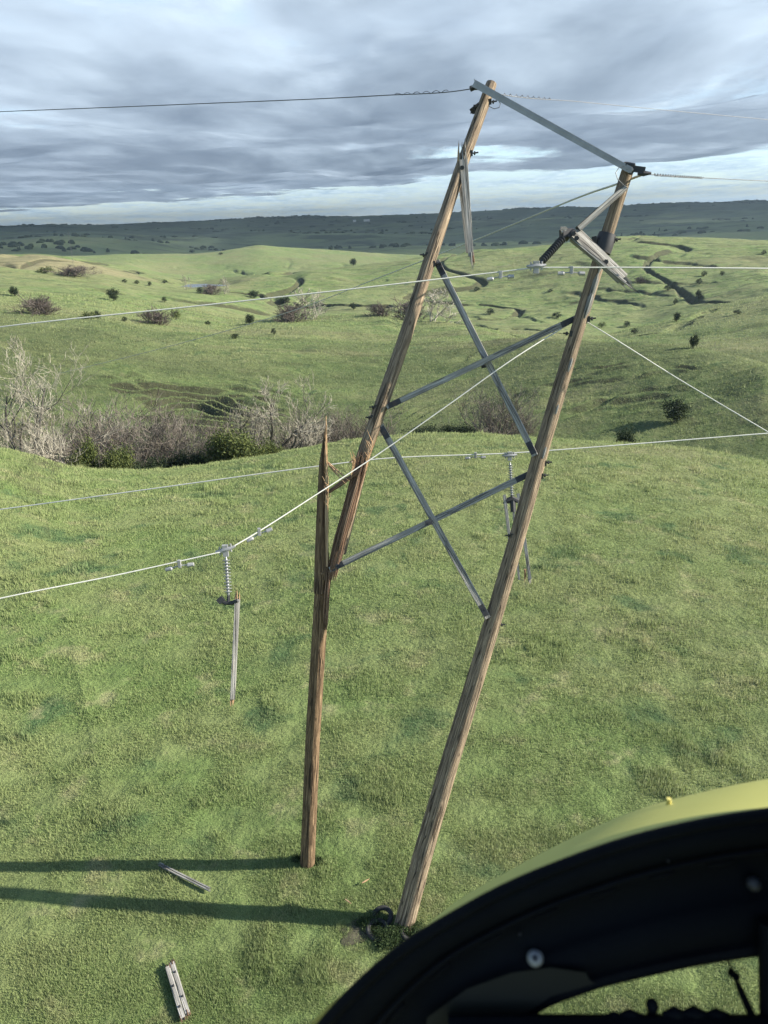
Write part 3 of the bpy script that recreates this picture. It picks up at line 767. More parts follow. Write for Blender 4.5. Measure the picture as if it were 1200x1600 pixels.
# hanging split crossarm planks beside the left pole
def plank(mb, a, b, w_, th, taper=1.0, tilt=(0, 0, 0)): mb.beam(a, b, w_, th, upv=cam_side((a + b) / 2) + Vector(tilt), taper=taper, bev=.05)
hp = MB(); a = P(724, 250, 14.05); b = P(736, 400, 14.0)
plank(hp, a, b, 0.155, 0.06, 0.62); plank(hp, P(719, 262, 14.18), P(731, 395, 14.1), 0.13, 0.05, .5)
dn_ = (b - a).normalized(); sd_ = dn_.cross(cam_side(a))
hp.splinters(a - dn_ * .02, -dn_, .15, .05, 9, .15, .42, RN, sd_); hp.splinters(b, dn_, .07, .05, 6, .1, .3, RN, sd_)
hpo = hp.build('hanging_crossarm', W_GREY, H); hpo['label'] = 'grey split crossarm half hanging straight down'
hs = MB(); hs.splinters(b + Vector((.04, 0, 0)), dn_, .05, .04, 7, .1, .22, RN, sd_); hs.build('splinter', W_RED, hpo)
hs = MB()
for px in (716, 725): hs.tube([P(px, 252, 14.1), P(px + .5, 235, 14.08), P(px + 1, 220, 14.06)], [.022, .016, .003], 6)
hs.build('splinter', W_FRESH, hpo)
hb = MB(); c = P(722, 262, 13.98); hb.tube([c, c - cam_side(c) * .5], .02, 8); hb.tube([c + cam_side(c) * .03, c], .04, 8); hb.build('bolt', M_IRON, hpo)
# pale strut, dark end box and two broken crossarm planks on the right pole
d0 = rdep(375) - .42
mb = MB(); mb.beam(P(903, 358, d0), P(977, 293, depth(pole_point(right_axis, 290)) - .17), 0.10, 0.09, upv=cam_side(P(940, 320, d0))); st = mb.build('strut', W_PALE, H)
cp = MB(); a1, b1 = P(897, 363, d0), P(973, 436, d0 - .1)
plank(cp, a1, b1, 0.27, 0.06, .95, (.75, 0, .55))
a2, b2 = P(892, 373, d0 - .02), P(977, 443, d0 - .2); plank(cp, a2, b2, 0.055, 0.10, .8, (.4, 0, .3))
dc = (b1 - a1).normalized(); sc_ = dc.cross(cam_side(a1) + Vector((.75, 0, .55)))
cp.splinters(b1, dc, .19, .05, 12, .08, .26, RN, sc_); cp.splinters(b2, (b2 - a2), .04, .06, 3, .16, .34, RN, sc_)
cpo = cp.build('broken_crossarm', W_PALE, H); cpo['label'] = 'pale broken crossarm planks lying across the right pole'
eb = MB()
for px, py in ((896, 365), (901, 372), (947, 409)):
    c = P(px, py, d0 - .12); eb.tube([c, c - cam_side(c) * .25], .022, 8); eb.tube([c + cam_side(c) * .02, c - cam_side(c) * .02], .042, 6)
eb.build('bolt', M_IRON, cpo)
bx = MB(); bx.beam(P(877, 366, d0 - .05), P(893, 364, d0), .15, .14, upv=cam_side(a1), bev=.15); bx.beam(P(886, 373, d0), P(896, 362, d0), .06, .2, upv=cam_side(a1))
bx.build('end_bracket', M_IRON, H)
wp = MB(); wp.beam(P(876, 362, d0 - .1), P(884, 357, d0 - .1), .07, .05, upv=cam_side(a1)); wp.splinters(P(881, 357, d0 - .1), P(888, 357, d0 - .1) - P(881, 357, d0 - .1), .06, .04, 5, .03, .09, RN); wp.build('splinter', W_PALE, H)
# step bolts, clamps and staples on the poles
def hardware(ax, rows, r0, parent):
    h = MB()
    for py, sx in rows:
        p = pole_point(ax, py); q = p + Vector((sx * r0, -0.04, 0)) ; h.tube([q, q + Vector((sx * 0.10, -.02, 0.01))], .014, 7); h.tube([q + Vector((sx * .02, 0, 0)), q + Vector((sx * .045, 0, 0))], .035, 7)
        h.beam(q + Vector((-sx * .03, -.04, -.05)), q + Vector((-sx * .03, -.04, .05)), .05, .02, upv=cam_side(q))
    h.build('bolt', M_IRON, parent)
hardware(right_axis, ((375, 1), (378, -1), (722, 1), (742, 1), (498, 1), (520, -1), (975, 1), (835, -1)), 0.15, pole_r)
hardware(upper_axis, ((635, -1), (651, -1), (398, -1), (412, 1), (160, 1), (240, 1)), 0.12, pole_u)
cl = MB()
p = pole_point(right_axis, 380); tt = (right_axis[-1] - right_axis[-2]).normalized()
cl.tube([p - tt * .16, p - tt * .05, p + tt * .05, p + tt * .16], [.155, .162, .160, .150], 16, cap=False); cl.beam(p + Vector((-.2, -.05, .12)), p + Vector((-.16, -.05, -.14)), .08, .06, upv=cam_side(p))
cl.build('pole_band', M_IRON, pole_r)
# ground leads: thin loops near the tops
gw = MB()
def loop(c, pts): return [P(c[0] + x, c[1] + y, c[2]) for x, y in pts]
gw.tube(loop((772, 148, 14.4), [(0, 0), (6, 8), (10, 14), (8, 20), (0, 22), (-8, 18)]), .007, 5)
gw.tube(loop((975, 262, dT - .2), [(0, -2), (-8, 0), (-13, 8), (-10, 18), (-4, 24), (2, 30)]), .007, 5)
gw.build('ground_lead', M_STEELW, H)
kids(H)

# ------------------------------------------------------------------ insulators on the wires
def insulator(name, top, bot, nd, rd, m, label, group='insulators of the broken line'):
    top = Vector(top); bot = Vector(bot)
    root = empty(name, bot, label, 'insulator', group)
    prof = [(0, .012)]
    for k in range(nd):
        t0 = .06 + .88 * k / nd; dt = .88 / nd
        prof += [(t0, .02), (t0 + dt * .18, .022), (t0 + dt * .32, rd), (t0 + dt * .48, rd * .96), (t0 + dt * .62, .03)]
    prof += [(.96, .02), (1, .012)]
    MB().lathe(top, bot, prof, 14).build('discs', m, root)
    return root
def clamp(c, ax, root):
    ax = Vector(ax).normalized(); up = Vector((0, 0, 1)); mb = MB()
    mb.tube([c - ax * .16, c - ax * .08 - up * .01, c, c + ax * .08 - up * .01, c + ax * .16], [.018, .035, .045, .035, .018], 8)
    mb.beam(c + up * .07, c - up * .12, .05, .09, upv=ax); mb.tube([c + up * .05 - ax * .05, c + up * .05 + ax * .05], .02, 7)
    for s in (-1, 1): mb.tube([c + ax * s * .09 + up * .06, c + ax * s * .09 - up * .07], .014, 6)
    return mb.build('clamp', M_GALV, root)
# left one with its plank
dW = 12.0
cA = P(352, 858, dW)
ins = insulator('insulator', P(353, 870, dW), P(357, 931, dW), 11, .062, M_GLAZE, 'grey disc insulator hanging from the lowest wire, a grey plank dangling below it', )
clamp(cA, P(400, 838, dW) - P(300, 868, dW), ins)
mb = MB(); a = P(343, 938, dW); b = P(372, 938, dW - .05)
mb.tube([a, P(352, 942, dW), P(363, 942, dW), b], [.03, .035, .035, .03], 8); mb.beam(P(341, 941, dW), P(349, 934, dW), .09, .07, upv=cam_side(a)); mb.tube([P(357, 930, dW), P(357, 942, dW)], .025, 8)
mb.build('yoke', M_IRON, ins)
mb = MB(); a = P(371, 936, dW); b = P(363.5, 1092, dW); plank(mb, a, b, .085, .09, .9)
pk = mb.build('broken_plank', W_GREY, ins)
mb = MB(); dd = (a - b).normalized(); sdd = dd.cross(cam_side(a)); mb.splinters(a, dd, .09, .06, 8, .06, .17, RN, sdd); mb.splinters(b, -dd, .07, .06, 6, .04, .14, RN, sdd); mb.build('splinter', W_FRESH, pk)
kids(ins)
# middle one behind the right pole, three planks
dB = 16.6
ins = insulator('insulator', P(797, 722, dB), P(800, 779, dB), 13, .058, M_GLAZE, 'thin grey disc insulator hanging behind the right pole with splintered planks below it')
clamp(P(796.5, 711, dB), P(840, 706, dB) - P(750, 712, dB), ins)
mb = MB(); mb.tube([P(790, 783, dB), P(800, 779, dB), P(810, 783, dB)], [.05, .07, .05], 8); mb.tube([P(801, 780, dB), P(802, 800, dB)], .06, 8); mb.tube([P(786, 786, dB), P(816, 783, dB)], .025, 8)
mb.build('yoke', M_IRON, ins)
for (x0, y0, x1, y1, w_) in ((788, 773, 801, 880, .07), (809.5, 771, 828, 905, .075), (802, 795, 811, 906, .05)):
    mb = MB(); a = P(x0, y0, dB); b = P(x1, y1, dB); plank(mb, a, b, w_, .07, .95)
    if x0 > 805: dd = (b - a).normalized(); mb.splinters(b, dd, .07, .05, 6, .04, .12, RN, dd.cross(cam_side(a)))
    mb.build('broken_plank', W_GREY, ins)
mb = MB(); dd = Vector((0.02, 0, -1)); mb.splinters(P(821, 893, dB), dd, .05, .04, 5, .14, .30, RN, Vector((1, 0, 0))); mb.build('splinter', W_FRESH, ins)
kids(ins)
# dark polymer one at the broken crossarm
ins = insulator('insulator', P(881, 371, d0 - .05), P(844, 411, d0 - .3), 12, .068, M_POLY, 'black slanting insulator between the topmost conductor and the broken crossarm on the right pole')
clamp(P(838, 415, d0 - .35), P(880, 416, d0 - .4) - P(800, 421, d0 - .4), ins)
kids(ins)

# ------------------------------------------------------------------ wires
def wire(name, ctrl, r, m, label, cat='wire', group=None, dampers=(), spirals=()):
    pts = [P(*c) for c in ctrl]
    # smooth through control points (Catmull-Rom)
    out = []
    for i in range(len(pts) - 1):
        p0 = pts[max(i - 1, 0)]; p1 = pts[i]; p2 = pts[i + 1]; p3 = pts[min(i + 2, len(pts) - 1)]
        sharp1 = ctrl[i] in SH; sharp2 = ctrl[i + 1] in SH
        if i == 0 or sharp1: p0 = p1 * 2 - p2
        if i == len(pts) - 2 or sharp2: p3 = p2 * 2 - p1
        ln_ = (p2 - p1).length; m1 = ((p1 - p0).normalized() + (p2 - p1).normalized()).normalized() * ln_; m2 = ((p2 - p1).normalized() + (p3 - p2).normalized()).normalized() * ln_
        for k in range(10):
            t = k / 10; out.append(p1 * (2 * t ** 3 - 3 * t * t + 1) + m1 * (t ** 3 - 2 * t * t + t) + p2 * (3 * t * t - 2 * t ** 3) + m2 * (t ** 3 - t * t))
    out.append(pts[-1])
    mb = MB().tube(out, r, 8)
    o = mb.build(name, m); tag(o, label, cat, group)
    for px, py, d, sx in dampers:
        c = P(px, py, d); a = (P(px + 40, py + sx, d) - c).normalized(); up = Vector((0, 0, 1)); k = MB()
        k.tube([c - a * .15 - up * .07, c - up * .05, c + a * .15 - up * .07], .010, 6)
        for s in (-1, 1): k.tube([c + a * s * .11 - up * .065, c + a * s * .13 - up * .07, c + a * s * .22 - up * .075], [.018, .036, .030], 8)
        k.beam(c + up * .04, c - up * .08, .05, .05, upv=a)
        k.build('vibration_damper', M_GALV, o)
    for (x0, y0, dd0, x1, y1, dd1) in spirals:
        k = MB(); a = P(x0, y0, dd0); b = P(x1, y1, dd1); t = (b - a).normalized(); s_ = t.cross(Vector((0, 0, 1))).normalized(); u_ = s_.cross(t); L_ = (b - a).length; n = int(L_ / 0.03)
        k.tube([a.lerp(b, i / n) + (s_ * math.cos(i * .95) + u_ * math.sin(i * .95)) * .020 for i in range(n + 1)], .0055, 4)
        k.build('spiral_damper', M_IRON, o)
    return o
cd_ = d0 - .35; dS = dT - .22; dK = rdep(497) + .16
SH = {(742, 137, 14.3), (1006, 272, dS), (838, 418, cd_), (352, 861, 12.0), (906, 497, dK), (797, 714, 16.6)}
wire('shield_wire', [(-900, 205, 34), (-300, 187, 23), (0, 174.5, 19.5), (300, 162.5, 17), (600, 149, 15), (735, 139, 14.32), (742, 137, 14.3)], .009, M_STEELW,
     'thin dark wire crossing the sky from the left edge to the left pole top', group='shield wires', spirals=((618, 147.5, 14.93, 700, 142.2, 14.48),))
wire('shield_wire', [(742, 137, 14.3), (780, 147, 14.6), (900, 158.5, 16.4), (1050, 173, 19), (1200, 187, 22), (1800, 245, 40)], .0062, M_STEELW,
     'thin wire across the sky running right from the left pole top', group='shield wires', spirals=((786, 147.3, 14.65, 862, 154.6, 15.8),))
wire('shield_wire', [(1006, 272, dS), (1100, 278, 16.5), (1200, 283, 20), (1700, 310, 38)], .008, M_STEELW,
     'short stretch of thin wire leaving the right pole top for the right edge', group='shield wires', spirals=((1022, 273, dS + .3, 1098, 277.9, 16.4),))
wire('shield_wire', [(1006, 272, dS), (985, 280, dT + .2), (900, 310, 17.5), (740, 376, 23), (600, 431, 31), (450, 488, 45), (250, 545, 66), (95, 583, 84)], .020, M_OLDW,
     'slack thin wire sagging from the right pole top down to the valley at left', group='shield wires')
mb = MB(); c = P(1006, 271, dS); mb.tube([c - Vector((.10, 0, 0)), c, c + Vector((.12, 0, 0))], [.025, .045, .02], 8); mb.tube([P(735, 139, 14.3), P(742, 136, 14.3), P(747, 139, 14.3)], [.05, .05, .02], 8)
o = mb.build('wire_clamp', M_IRON, H); kids(H)
wire('conductor_wire', [(-900, 640, 14), (0, 511, 12.1), (300, 479, 12.2), (600, 446, 12.35), (780, 425, cd_ + .05), (838, 418, cd_), (1000, 418, cd_ + .1), (1200, 419.5, cd_ + .3), (2000, 430, 15.5)], .0108, M_ALU,
     'white wire strung highest across the valley, passing the broken crossarm', group='conductor wires', dampers=((782, 427, cd_ + .05, -5), (893, 420, cd_ + .02, 0)))
wire('conductor_wire', [(-900, 905, 17.2), (0, 796, 16.4), (250, 762, 16.3), (500, 728, 16.3), (600, 716.5, 16.4), (797, 708, 16.6), (1000, 693, 16.7), (1200, 677, 16.8), (2000, 620, 17.5)], .0128, M_ALU,
     'white wire passing behind both poles just below the hill crest', group='conductor wires', dampers=((743, 710, 16.55, -2),))
wire('conductor_wire', [(-900, 1150, 9.5), (0, 935, 11.1), (180, 899, 11.6), (352, 861, 12.0), (400, 833, 12.25), (500, 769, 12.8), (580, 717, 13.15), (700, 633, 13.3), (800, 562, 13.4), (880, 512, 13.7), (906, 497, dK), (940, 517, dK - .05), (1060, 592, 13.9), (1200, 675, 13.7), (2000, 1150, 13.5)], .0100, M_ALU,
     'white wire hung over the right pole in a peak, lowest at both picture edges', group='conductor wires', dampers=((280, 879, 11.85, -8), (405, 829, 12.27, -20)))

# ------------------------------------------------------------------ debris and tyres on the grass
def flat_board(name, a, b, w_, th, m, label, n=1, gap=0.0, group=None):
    ga = G(*a); gb = G(*b); root = empty(name, (ga + gb) / 2, label, 'plank', group)
    t = (gb - ga).normalized(); sd = t.cross(Vector((0, 0, 1)))
    for k in range(n):
        o_ = sd * (k - (n - 1) / 2) * (w_ + gap) + Vector((0, 0, th / 2 + .06)); j = t * RN.uniform(-.06, .06)
        mb = MB(); mb.beam(ga + o_ + j, gb + o_ + j, w_, th, upv=(0, 0, 1)); mb.build('board', m, root)
        mb = MB(); mb.splinters(gb + o_ + j, t, w_, th, 6, .03, .09, RN); mb.splinters(ga + o_ + j, -t, w_, th, 6, .04, .13, RN); mb.build('splinter', W_RED if w_ > .06 else W_PALE, root)
        if w_ > .06:
            mb = MB()
            for q in ((.22, .70), (.45, .85))[k]:
                c = (ga + o_).lerp(gb + o_, q) + Vector((0, 0, th / 2)); mb.tube([c, c + Vector((0, 0, .03))], [.022, .018], 7)
            mb.build('bolt', M_IRON, root)
    kids(root); return root
flat_board('broken_crossarm', (266, 1512), (290, 1592), .092, .07, W_GREY, 'short pair of grey crossarm timbers lying on the grass near the bottom edge', 2, .012)
flat_board('broken_plank', (254, 1357), (327, 1394), .034, .035, W_PALE, 'long narrow grey plank lying slantwise on the grass left of the poles', 2, .02)
for i, (a, b, lb) in enumerate((((566, 1386), (578, 1380), 'yellow wood splinter in the grass, farther of the two near the leaning pole'), ((540, 1411), (549, 1419), 'yellow wood splinter in the grass, nearer of the two by the leaning pole'))):
    ga = G(*a) + Vector((0, 0, .10)); gb = G(*b) + Vector((0, 0, .12)); mb = MB(); mb.tube([ga, ga.lerp(gb, .5), gb], [.012, .018, .004], 6)
    tag(mb.build('wood_splinter', W_FRESH), lb, 'splinter', 'wood splinters in the grass')
def tyre(px, py, R0, r0, tilt, label):
    c = G(px, py) + Vector((0, 0, .0)); root = empty('tyre', c, label, 'tyre', 'old tyres round the leaning pole')
    rot = Matrix.Rotation(tilt[0], 3, 'X') @ Matrix.Rotation(tilt[1], 3, 'Y')
    ring = [c + rot @ Vector((R0 * math.cos(a), R0 * math.sin(a), .06)) for a in np.linspace(0, 2 * math.pi, 33)[:-1]]
    MB().tube(ring, r0, 10, closed=True).build('tread', M_TYRE, root)
    ring = [c + rot @ Vector(((R0 - r0 * .75) * math.cos(a), (R0 - r0 * .8) * math.sin(a), .06 + r0 * .75)) for a in np.linspace(0, 2 * math.pi, 33)[:-1]]
    MB().tube(ring, .011, 6, closed=True).build('bead', M_TYRE, root)
    kids(root)
tyre(598, 1436, .20, .05, (.25, -.2), 'old tyre lying just behind the foot of the leaning pole')
tyre(590, 1456, .21, .05, (.1, .1), 'old tyre sunk in the weeds left of the leaning pole foot')
tyre(641, 1464, .20, .05, (-.15, .25), 'old tyre half hidden right of the leaning pole foot')
# disturbed soil, coloured dark to include the shade of tyres and weeds
def mound():
    c = G(556, 1458); n = 40; vs = []; fs = []
    rr = 9
    for i in range(rr + 1):
        for k in range(n):
            a = 2 * math.pi * k / n; q = i / rr; rx = .42 * q * (1 + .18 * math.sin(3 * a + 1) + .1 * math.sin(7 * a)); ry = .34 * q * (1 + .2 * math.sin(2 * a) + .1 * math.sin(5 * a))
            x = c.x + rx * math.cos(a); y = c.y + ry * math.sin(a); vs.append((x, y, zat(x, y) + .035 * (1 - q * q) + .012 * math.sin(x * 17) * math.cos(y * 19) * (1 - q) - .03 * (q == 1)))
    for i in range(rr):
        for k in range(n): fs.append((i * n + k, (i + 1) * n + k, (i + 1) * n + (k + 1) % n, i * n + (k + 1) % n))
    o = mesh_obj('soil_shade_patch', vs, fs, M_SOIL_SHADE); o['kind'] = 'structure'
mound()

# ------------------------------------------------------------------ foliage materials
def mat_leaf(name, a, b, sc=1.2, tr=0.25):
    m, t = mat(name)
    pos = t.n('ShaderNodeNewGeometry').outputs['Position']; n = t.noise(pos, sc, 3, .6)
    r = t.n('ShaderNodeAttribute', attribute_name='rnd').outputs['Fac']
    c = t.mix(t.ramp(t.math('ADD', t.math('MULTIPLY', n, .6), t.math('MULTIPLY', r, .4)), .3, .7), a, b)
    t.out(t.n('ShaderNodeMixShader', inp={0: tr, 1: t.bsdf(c, .7, spec=.15), 2: t.n('ShaderNodeBsdfTranslucent', inp={0: c}).outputs[0]}).outputs[0])
    return m
M_CEDAR = mat_leaf('cedar_foliage', (.050, .072, .024), (.125, .145, .045))
M_DCEDAR = mat_leaf('dark_cedar_foliage', (.018, .030, .016), (.045, .062, .026))
M_BUD = mat_leaf('budding_foliage', (.16, .17, .08), (.30, .29, .16), 1.2, .4)
M_WEED = mat_leaf('weed_foliage', (.030, .052, .020), (.075, .105, .040), 8)
def mat_bark(name, a, b):
    m, t = mat(name); pos = t.n('ShaderNodeTexCoord').outputs['Object']; n = t.noise(pos, 3, 4, .6, sc=(1, 1, .3))
    t.out(t.bsdf(t.mix(t.ramp(n, .35, .65), a, b), .9, spec=.1)); return m
B_DARK = mat_bark('dark_bark', (.06, .055, .045), (.14, .13, .11))
B_PALE = mat_bark('pale_twig_bark', (.20, .185, .145), (.38, .35, .28))
B_GREY = mat_bark('grey_twig_bark', (.095, .082, .068), (.175, .155, .130))
B_MAUVE = mat_bark('mauve_twig_bark', (.075, .062, .053), (.145, .122, .107))

# ------------------------------------------------------------------ bare trees
def grow_tree(rng, h, spread, levels, n_limbs, trunk_r, kids_n, lean=0.0, twig_r=.02, up=0.25, crook=.3, stems=1, low=.15):
    """returns (trunk tubes, twig tubes): lists of (pts, radii)"""
    big, fine = [], []
    def rdir(d, ang):
        a = rng.uniform(0, 6.283); t = Vector((math.cos(a), math.sin(a), 0)); o = d.orthogonal().normalized(); o2 = d.cross(o)
        v = o * math.cos(a) + o2 * math.sin(a); return (d * math.cos(ang) + v * math.sin(ang)).normalized()
    def branch(p, d, ln, r, lv):
        n = 5 if lv < 3 else 3; pts = [p]; rad = [r]; q = p.copy(); dd = d.copy()
        for k in range(n):
            dd = (dd + Vector((rng.uniform(-1, 1), rng.uniform(-1, 1), rng.uniform(-.6, .8))) * crook * (.6 if lv == 0 else 1) + Vector((0, 0, up * .3))).normalized()
            q = q + dd * ln / n; pts.append(q.copy()); rad.append(max(twig_r * .6, r * (1 - .62 * (k + 1) / n)))
        (big if lv <= 1 or (lv == 2 and levels > 3) else fine).append((pts, rad))
        if lv >= levels: return
        m = kids_n[min(lv, len(kids_n) - 1)]
        for k in range(m):
            t = (low if lv == 0 else .25) + (1 - (low if lv == 0 else .25)) * (k + rng.random()) / m; i = min(n - 1, int(t * n)); pp = pts[i].lerp(pts[i + 1], t * n - i)
            di = (pts[i + 1] - pts[i]).normalized(); ang = rng.uniform(.45, 1.0) if lv else rng.uniform(.4, .95) * spread
            branch(pp, rdir(di, ang), ln * rng.uniform(.5, .75) * (1 - .25 * t), max(twig_r, rad[i] * .55), lv + 1)
    for s in range(stems):
        a = rng.uniform(0, 6.28); d = Vector((math.cos(a) * lean, math.sin(a) * lean, 1)).normalized()
        if stems > 1: d = Vector((math.cos(a), math.sin(a), 0)) * rng.uniform(.05, .75) * spread + Vector((0, 0, 1)); d.normalize()
        p = Vector((rng.uniform(-.1, .1), rng.uniform(-.1, .1), -.3)) * (1 if stems == 1 else .4); p.z = -.3
        branch(p, d, h * rng.uniform(.8, 1) * (.66 if levels > 2 else .8), trunk_r * rng.uniform(.7, 1.0), 0)
    return big, fine
def tree_meshes(seed, m_trunk, m_twig, **kw):
    rng = random.Random(seed); big, fine = grow_tree(rng, **kw)
    a = MB(); b = MB()
    for pts, rad in big: a.tube(pts, rad, 6, cap=False)
    for pts, rad in fine: b.tube(pts, rad, 3, cap=False)
    return a, b
PROTO = {}
def bare_tree(key, px, py, hpx, label, cat, group, dist=None, pos=None, rot=0.0, wide=1.0, name='bare_tree', m_t=None, m_f=None, seed=0, foliage=0, **kw):
    """tree whose foot is on the ground at picture pixel px,py, hpx picture rows tall"""
    if pos is None:
        pos = G(px, py) if dist is None else None
    if pos is None:
        r = ray(px, py); hl = math.hypot(r.x, r.y); x, y = r.x / hl * dist, r.y / hl * dist; pos = Vector((x, y, zat(x, y)))
    hgt = hpx / F * pos.xy.length * 1.04
    root = empty(name, pos, label, cat, group); root.rotation_euler = (0, 0, rot)
    if key in PROTO: ma, mb_ = PROTO[key]
    else:
        A, B = tree_meshes(seed, m_t, m_f, **kw); k = []
        vz = float(np.percentile([v[2] for v in A.v + B.v], 99.3))
        for X_, m_ in ((A, m_t), (B, m_f)):
            X_.v = [(v[0] / vz, v[1] / vz, v[2] / vz) for v in X_.v]; o = X_.build('part', m_); k.append(o.data); bpy.data.objects.remove(o)
        PROTO[key] = tuple(k); ma, mb_ = k
    for nm, me in (('trunk', ma), ('crown', mb_)):
        o = bpy.data.objects.new(nm, me); COL.objects.link(o); o.parent = root
    root.scale = (hgt * wide, hgt * wide, hgt)
    return root
def leaf_cloud(name, parent, m, n, size, rx, ry, rz, cz, seed, clump=9, cone=0.0, hollow=.45):
    rng = np.random.default_rng(seed)
    k = clump * 3; d = rng.normal(size=(k, 3)); d /= np.linalg.norm(d, axis=1)[:, None]; rad = rng.uniform(hollow, 1.0, k)[:, None]; c = d * rad
    c[:, 2] = np.maximum(c[:, 2], -.9)
    w_ = 1 - cone * (c[:, 2] + 1) / 2; c[:, 0] *= w_; c[:, 1] *= w_
    idx = rng.integers(0, k, n); p = c[idx] + rng.normal(size=(n, 3)) * (.20 - .05 * cone)
    p = p * np.array([rx, ry, rz]); p[:, 2] += cz; p[:, 2] = np.maximum(p[:, 2], .02)
    a = rng.normal(size=(n, 3)); a /= np.linalg.norm(a, axis=1)[:, None]; b = np.cross(a, rng.normal(size=(n, 3))); b /= np.linalg.norm(b, axis=1)[:, None]
    s = size * rng.uniform(.6, 1.4, n)[:, None]
    V = np.stack([p - a * s, p + a * s * .6 + b * s * .6, p + b * s * -.6 + a * s * .5], 1).reshape(-1, 3)
    return mesh_obj(name, V, np.arange(3 * n).reshape(-1, 3), m, parent, smooth=False, attrs={'rnd': np.repeat(rng.random(n), 3)})
def shrub_mesh_root(key, pos, hgt, wd, label, cat, group, m, n=2500, cone=0.0, name='cedar_shrub', rot=0.0):
    root = empty(name, pos, label, cat, group); root.rotation_euler = (0, 0, rot)
    if key not in PROTO:
        t = MB().tube([(0, 0, -.15), (0.01, 0, .3), (0, .02, .75)], [.035, .03, .01], 6)
        for k in range(7):
            a = k * 2.4; z = .12 + .09 * k; t.tube([(0, 0, z), (.16 * math.cos(a), .16 * math.sin(a), z + .07), (.33 * math.cos(a), .33 * math.sin(a), z + .16)], [.018, .012, .004], 4)
        tr = t.build('trunk', B_DARK, root)
        fo = leaf_cloud('crown', root, m, n, .035 * (2500 / n) ** .28, .42, .42, .46, .5, hash(key) % 1000 if not isinstance(key, str) else sum(map(ord, key)), cone=cone)
        PROTO[key] = (tr.data, fo.data)
    else:
        for nm, me in zip(('trunk', 'crown'), PROTO[key]):
            o = bpy.data.objects.new(nm, me); COL.objects.link(o); o.parent = root
    root.scale = (wd, wd, hgt)
    return root

def at_dist(px, py, dist):
    r = ray(px, py); hl = math.hypot(r.x, r.y); x, y = r.x / hl * dist, r.y / hl * dist; return Vector((x, y, zat(x, y)))
def top_px(pos, py):
    """height that makes a thing at pos reach picture row py (same column)"""
    hl = pos.xy.length; q = M3.transposed() @ (pos - Vector((0, 0, CAMZ))); px = 600 + q.x / -q.z * F
    r = ray(px, py); return CAMZ + hl * r.z / math.hypot(r.x, r.y) - pos.z
def valley_tree(key, px, toppy, dist, label, cat, **kw):
    pos = at_dist(px, 700, dist); h = top_px(pos, toppy)
    return bare_tree(key, 0, 0, h * F / pos.xy.length / 1.04, label, cat, 'trees and thickets in the valley', pos=pos, **kw)
COTTON = dict(h=1, spread=.85, levels=5, n_limbs=5, trunk_r=.026, kids_n=(6, 5, 5, 5, 4), twig_r=.0007, up=.50, crook=.26, low=.12)
valley_tree('cotton_a', 42, 538, 74, 'tall bare cottonwood with pale crown at the left edge of the valley', 'tree', m_t=B_DARK, m_f=B_PALE, seed=9, wide=1.15, name='cottonwood_tree', **dict(COTTON, trunk_r=.034, kids_n=(8, 5, 5, 4, 3), spread=.95, low=.22, up=.42, twig_r=.0008))
valley_tree('cotton_b', 408, 588, 82, 'bare crooked cottonwood rising above the thicket left of the split pole', 'tree', m_t=B_DARK, m_f=B_PALE, seed=12, wide=1.1, name='cottonwood_tree', **dict(COTTON, trunk_r=.034, kids_n=(7, 5, 4, 4, 3), low=.35, up=.40, twig_r=.0008))
THICK = dict(h=1, spread=1.0, levels=3, n_limbs=5, trunk_r=.011, kids_n=(6, 5, 5), twig_r=.0014, up=.38, crook=.24, stems=13, low=.15)
TH = [(8, 700, 84, 1.3, 'a', 'mauve twiggy bush at the foot of the cottonwood at the left edge'), (88, 676, 86, 1.0, 'b', 'bare brown thicket just right of the leftmost cottonwood'), (112, 636, 88, 1.2, 'c', 'slender bare dark stemmed thicket between the cottonwood and the grey thicket'),
      (155, 676, 92, 1.1, 'a', 'low brown bare thicket behind the left cedars'), (208, 640, 84, 1.35, 'd', 'broad grey bare thicket with pale twigs, left half of the thicket row'), (262, 650, 86, 1.2, 'b', 'broad grey bare thicket just left of the big olive cedar'),
      (310, 655, 90, 1.3, 'c', 'grey bare thicket standing behind the big olive cedar'), (352, 662, 94, 1.1, 'a', 'thin bare thicket between the big cedar and the crooked cottonwood'), (452, 665, 84, 1.2, 'd', 'bare thicket right of the crooked cottonwood trunk'),
      (488, 640, 88, 1.1, 'c', 'bare brown thicket behind the split stub'), (525, 646, 90, 1.2, 'b', 'mauve bare thicket between the stub and the leaning upper pole'), (556, 640, 92, 1.2, 'a', 'mauve bare thicket just left of the leaning upper pole'),
      (765, 606, 96, 1.1, 'c', 'pale bare tree in the hollow between the poles above the crest'), (815, 640, 100, 1.1, 'd', 'thin bare tree close left of the right pole above the crest'), (645, 672, 95, 1.4, 'a', 'low bare brush behind the crest beside the lower brace')]
for i, (px, ty, ds, wd, k, lb) in enumerate(TH):
    valley_tree('thick_' + k, px, ty, ds, lb, 'thicket', m_t=B_GREY if k in 'ad' else B_MAUVE, m_f={'a': B_MAUVE, 'b': B_GREY, 'c': B_GREY, 'd': B_GREY}[k], seed=30 + ord(k), wide=wd, rot=i * 1.3, name='bare_thicket', **THICK)
def cedar(px, toppy, dist, wpx, label, m=None, key='cedar_a', cone=.15):
    pos = at_dist(px, 700, dist); h = top_px(pos, toppy); wd = wpx / F * pos.length
    shrub_mesh_root(key, pos, h, wd, label, 'cedar', 'cedars in the valley', m or M_CEDAR, 20000, cone, rot=px)
cedar(365, 674, 71, 112, 'big round olive green cedar in front of the crooked cottonwood')
cedar(292, 698, 72, 66, 'dark low cedar just left of the big olive cedar', M_DCEDAR, 'cedar_b', .1)
